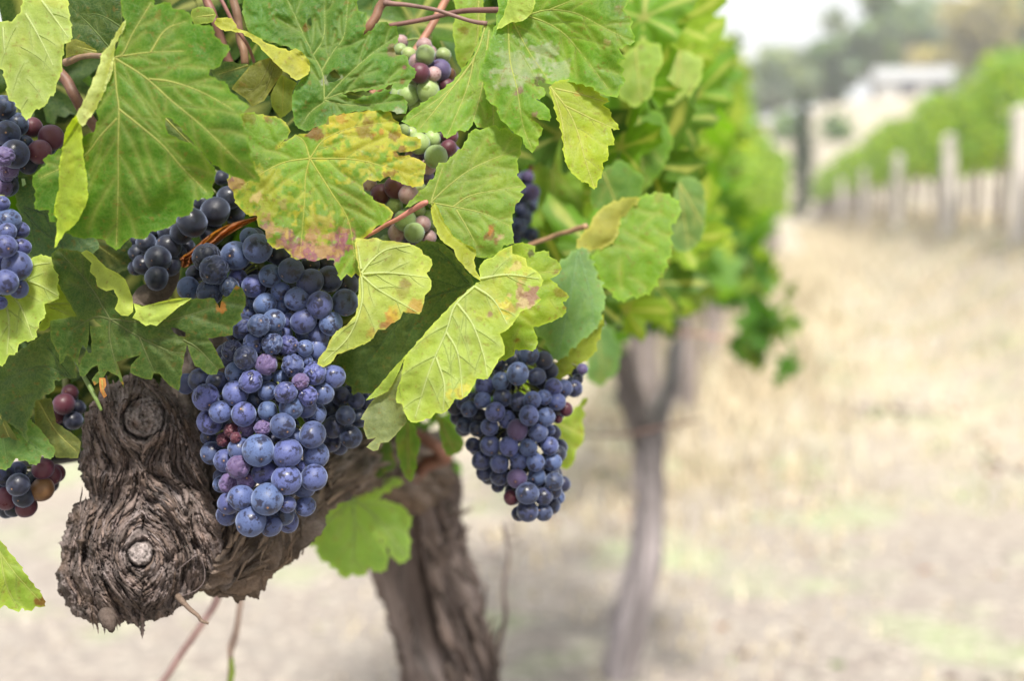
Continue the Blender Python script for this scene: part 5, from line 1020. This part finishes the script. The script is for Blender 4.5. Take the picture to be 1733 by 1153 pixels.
# posts
def post_mesh(h, r, seed):
    V, Fc = tube(spline([(0, 0, -.15), (.006, 0, h*.5), (0, .004, h-.02), (0, 0, h)], 26), np.r_[np.full(24, r), r*.93, r*.7], 18, lambda th, i: r*.05*fbm(np.cos(th)*3, np.sin(th)*3, i/9., seed, 3))
    C = np.array((.64, .59, .57))*(1+.3*fbm(V[:, 0]*40, V[:, 1]*40, V[:, 2]*3, seed, 3))[:, None]; return to_mesh('post', V, Fc, np.clip(C, 0, 1), M_WOOD)
PM = [post_mesh(1.12, .082, 1), post_mesh(1.15, .075, 2), post_mesh(1.1, .055, 3)]
for k, (px_, yy, me, lab) in enumerate([(1697, 13.0, PM[0], 'thick pale wooden post at the head of the right row, nearest the edge'), (1588, 17.6, PM[0], 'pale wooden post second along the right row'),
        (1508, 23.8, PM[1], 'pale wooden post third along the right row, smaller and fainter'), (1455, 31, PM[1], 'pale wooden post fourth along the right row, hardly visible'), (1420, 38.6, PM[1], 'farthest pale wooden post of the right row')]):
    x = (px_-1325)/F*yy; o = bpy.data.objects.new('vineyard_post', me); COL.objects.link(o); o.location = (x, yy, float(gz(x, yy))); tag(o, lab, 'post', 'posts of the right row')
for z_, nm in ((.62, 'lower'), (1.35, 'upper')):
    V, Fc = tube(spline([(2.25, 9.5, .66+z_*.75), (2.27, 30, .66+z_*.75), (2.5, 50, .66+z_*.75+.6)], 30), .003, 5)
    tag(make('trellis_wire', V, Fc, plain('galvanised_wire', (.4, .4, .42), .4, .8)), '%s trellis wire of the right row' % nm, 'wire', 'trellis wires')

# ---------------------------------------------------------------- far trees and the white shed
def tree(px_, pyb, yy, hw, top, cols, seed, label, cat='tree', trunkc=(.2, .17, .15), dens=(.55, -.12), n=1500, size=.42, holes=True, name='tree'):
    """px_: trunk, pyb: foot row, top: crown top row, hw: crown half width, all read off the photo at yy metres"""
    b = P(px_, pyb, yy); t = P(px_, top, yy); x, y = b[0], b[1]; z0 = float(gz(x, y)); H = t[2]-z0; w = hw/F*yy
    rt = empty(name, (x, y, z0)); tag(rt, label, cat, None)
    V, Fc, C = barktube([(0, 0, -.3), (.1, 0, H*.25), (-.1, .1, H*.5), (.1, 0, H*.85)], [.035*H, .03*H, .02*H, .006*H], 30, 12, seed, 3., trunkc, 2., 10.)
    acc = Acc(); acc.add(V, Fc, C); r = np.random.RandomState(seed)
    cl = []
    for k in range(9):
        a = r.uniform(0, 6.28); rad = r.uniform(.3, .75)*w; zz = H*r.uniform(.3, .82); e = np.array([math.cos(a)*rad, math.sin(a)*rad, zz]); cl.append((e, r.uniform(.45, .7)*w))
        V, Fc = tube(spline([(0, 0, zz*.55), (e[0]*.5, e[1]*.5, zz*.8), e], 8), np.linspace(.014, .005, 8)*H, 6); acc.add(V, Fc, trunkc)
    cl.append((np.array([0, 0, H*.8]), w*.6))
    acc.make('trunk', M_BARK2, rt, origin=(0, 0, 0)).location = (0, 0, 0)
    CV = []; CF = []; CCc = []; b0 = 0
    for k, (e, s) in enumerate(cl):
        V, Fc, C = cloud(n//len(cl), e[0], e[1], e[2], s, s, s*.8, size, cols, seed+k, dens, boxy=False)
        CV.append(V); CCc.append(C*r.uniform(.75, 1.25)); CF += [tuple(i+b0 for i in f) for f in Fc]; b0 += len(V)
    CV = np.concatenate(CV); CV[:, 2] = np.clip(CV[:, 2], .2, None)
    o = child('crown', to_mesh('crown', CV, CF, np.clip(np.concatenate(CCc), 0, 1), M_FOL), rt); return rt
EU = [(.2, .26, .24), (.25, .31, .29), (.16, .21, .2), (.3, .34, .3)]; EG = [(.15, .24, .13), (.2, .3, .16), (.12, .19, .11)]  # crown colours lightened, so part of the haze is painted into them
BRN_ = [(.36, .33, .25), (.3, .29, .21), (.4, .36, .28), (.24, .24, .18)]
tree(1318, 178, 92, 62, 72, EU, 201, 'blue grey tree behind the far end of the left row')
tree(1400, 150, 100, 55, 62, EG, 202, 'small rounded green tree between the blue grey tree and the tall dark tree', n=1500)
tree(1480, 165, 96, 58, -40, EG+EU, 203, 'tall dark green tree left of the brownish tree, reaching past the top edge', n=2200, dens=(.5, -.2))
tree(1415, 160, 104, 40, -10, EU, 204, 'thin blue grey tree with sky showing through its crown', n=420, dens=(.6, .0))
tree(1628, 150, 90, 88, -2, BRN_, 205, 'broad brownish tree on the hill above the white shed', n=2600, dens=(.5, -.25))
tree(1735, 130, 95, 62, -50, EG+EU, 206, 'dark tree cut by the right edge of the picture', n=1500)
tree(1275, 175, 96, 42, 95, EG, 207, 'low green tree half hidden by the end of the left row', n=900)
tree(1560, 150, 112, 50, -35, EU, 208, 'tall grey green tree behind the brownish one', n=800)
tree(1535, 150, 106, 62, -30, EU+EG, 210, 'wide grey green tree directly behind the white shed', n=1600)
tree(1680, 130, 108, 65, -40, EG+BRN_, 211, 'olive tree filling the gap between the brownish tree and the dark edge tree', n=1600)
tree(1225, 180, 100, 50, 110, EG, 209, 'green tree mostly hidden behind the left row', n=900)
# cypress
b = P(1357, 345, 62); t = P(1357, 152, 62); z0 = float(gz(b[0], b[1])); Hc = t[2]-z0
rt = empty('cypress_tree', (b[0], b[1], z0)); tag(rt, 'narrow dark cypress standing at the end of the rows', 'tree')
V, Fc, C = barktube([(0, 0, -.2), (0, 0, Hc*.3), (0, 0, Hc*.6), (0, 0, Hc*.85)], [.12, .1, .08, .03], 24, 10, 301, 2., (.16, .12, .1), 2., 10.); acc = Acc(); acc.add(V, Fc, C); acc.make('trunk', M_BARK2, rt, origin=(0, 0, 0)).location = (0, 0, 0)
CV = []; CF = []; CCc = []; b0 = 0
for k in range(14):
    f = (k+.5)/14; w = .52*math.sin(math.pi*min(1, .18+f*.8))**.6
    V, Fc, C = cloud(90, 0, 0, Hc*(.06+f*.92), w, w, Hc/16, .16, [(.03, .06, .02), (.045, .08, .025), (.025, .045, .02)], 310+k, (.9, -.6), boxy=False)
    CV.append(V); CCc.append(C); CF += [tuple(i+b0 for i in ff) for ff in Fc]; b0 += len(V)
child('crown', to_mesh('crown', np.concatenate(CV), CF, np.concatenate(CCc), M_FOL), rt)
# shrubs at the foot of the hill
for k, (px_, py_, yy, lab) in enumerate([(1422, 190, 75, 'small dark bush on the pale field left of the shed'), (1330, 200, 80, 'low dark bush left of the cypress'), (1640, 175, 84, 'low bush right of the white shed')]):
    q = P(px_, py_, yy); z0 = float(gz(q[0], q[1])); rt = empty('bush', (q[0], q[1], z0)); tag(rt, lab, 'bush')
    V, Fc, C = cloud(260, 0, 0, .7, 1.1, 1.1, .9, .25, EG, 400+k, (.8, -.4), boxy=False); V[:, 2] = np.clip(V[:, 2], 0, None); child('foliage', to_mesh('foliage', V, Fc, C, M_FOL), rt)
    V, Fc = tube([(0, 0, -.1), (.05, 0, .3), (0, .05, .7)], .05, 7); child('stem', to_mesh('stem', V, Fc, np.tile((.15, .12, .1), (len(V), 1)), M_BARK2), rt)
# shed
q = P(1545, 178, 88); z0 = float(gz(q[0], q[1])); sh = empty('shed', (q[0], q[1], z0)); tag(sh, 'low white roofed farm shed on the hill below the trees', 'shed')
def box(x0, x1, y0, y1, z0_, z1): return [(x, y, z) for z in (z0_, z1) for y in (y0, y1) for x in (x0, x1)], [(0, 2, 3, 1), (4, 5, 7, 6), (0, 1, 5, 4), (2, 6, 7, 3), (0, 4, 6, 2), (1, 3, 7, 5)]
V, Fc = box(-2.2, 2.2, -1.5, 1.5, -.4, 1.0); child('wall', to_mesh('wall', V, Fc, np.tile((.55, .55, .54), (8, 1)), M_WOOD, False), sh)
V = [(-2.5, -1.8, .95), (2.5, -1.8, .95), (2.5, 1.8, .95), (-2.5, 1.8, .95), (-2.5, 0, 1.9), (2.5, 0, 1.9), (-2.5, -1.8, 1.05), (2.5, -1.8, 1.05), (2.5, 1.8, 1.05), (-2.5, 1.8, 1.05)]
Fc = [(6, 7, 5, 4), (9, 4, 5, 8), (0, 1, 7, 6), (2, 3, 9, 8), (0, 6, 4, 9, 3), (1, 2, 8, 5, 7), (0, 3, 2, 1)]; child('roof', to_mesh('roof', V, Fc, np.tile((.36, .37, .38), (10, 1)), M_WOOD, False), sh)
V, Fc = box(-.9, .1, -1.56, -1.503, -.3, .8); child('door', to_mesh('door', V, Fc, np.tile((.1, .1, .13), (8, 1)), M_WOOD, False), sh)
V, Fc = box(.9, 1.7, -1.54, -1.503, .2, .75); child('window', to_mesh('window', V, Fc, np.tile((.08, .09, .12), (8, 1)), M_WOOD, False), sh)
V, Fc = box(-4.6, -2.75, -2.2, -.6, -.1, .9); V = [(x*1., y, z) for x, y, z in V]

# ---------------------------------------------------------------- air
V, Fc = box(-170, 170, -9, 185, -3.5, 28); hz = make('haze', V, Fc, None, smooth=False); tag(hz, 'thin pale air over the vineyard', kind='stuff')
m = bpy.data.materials.new('haze'); m.use_nodes = True; t = m.node_tree; t.nodes.clear(); o = N(t, 'ShaderNodeOutputMaterial')
v = N(t, 'ShaderNodeVolumePrincipled'); v.inputs['Density'].default_value = .0023; v.inputs['Color'].default_value = (.96, .97, 1, 1); v.inputs['Anisotropy'].default_value = .3
t.links.new(v.outputs[0], o.inputs['Volume']); hz.data.materials.append(m)
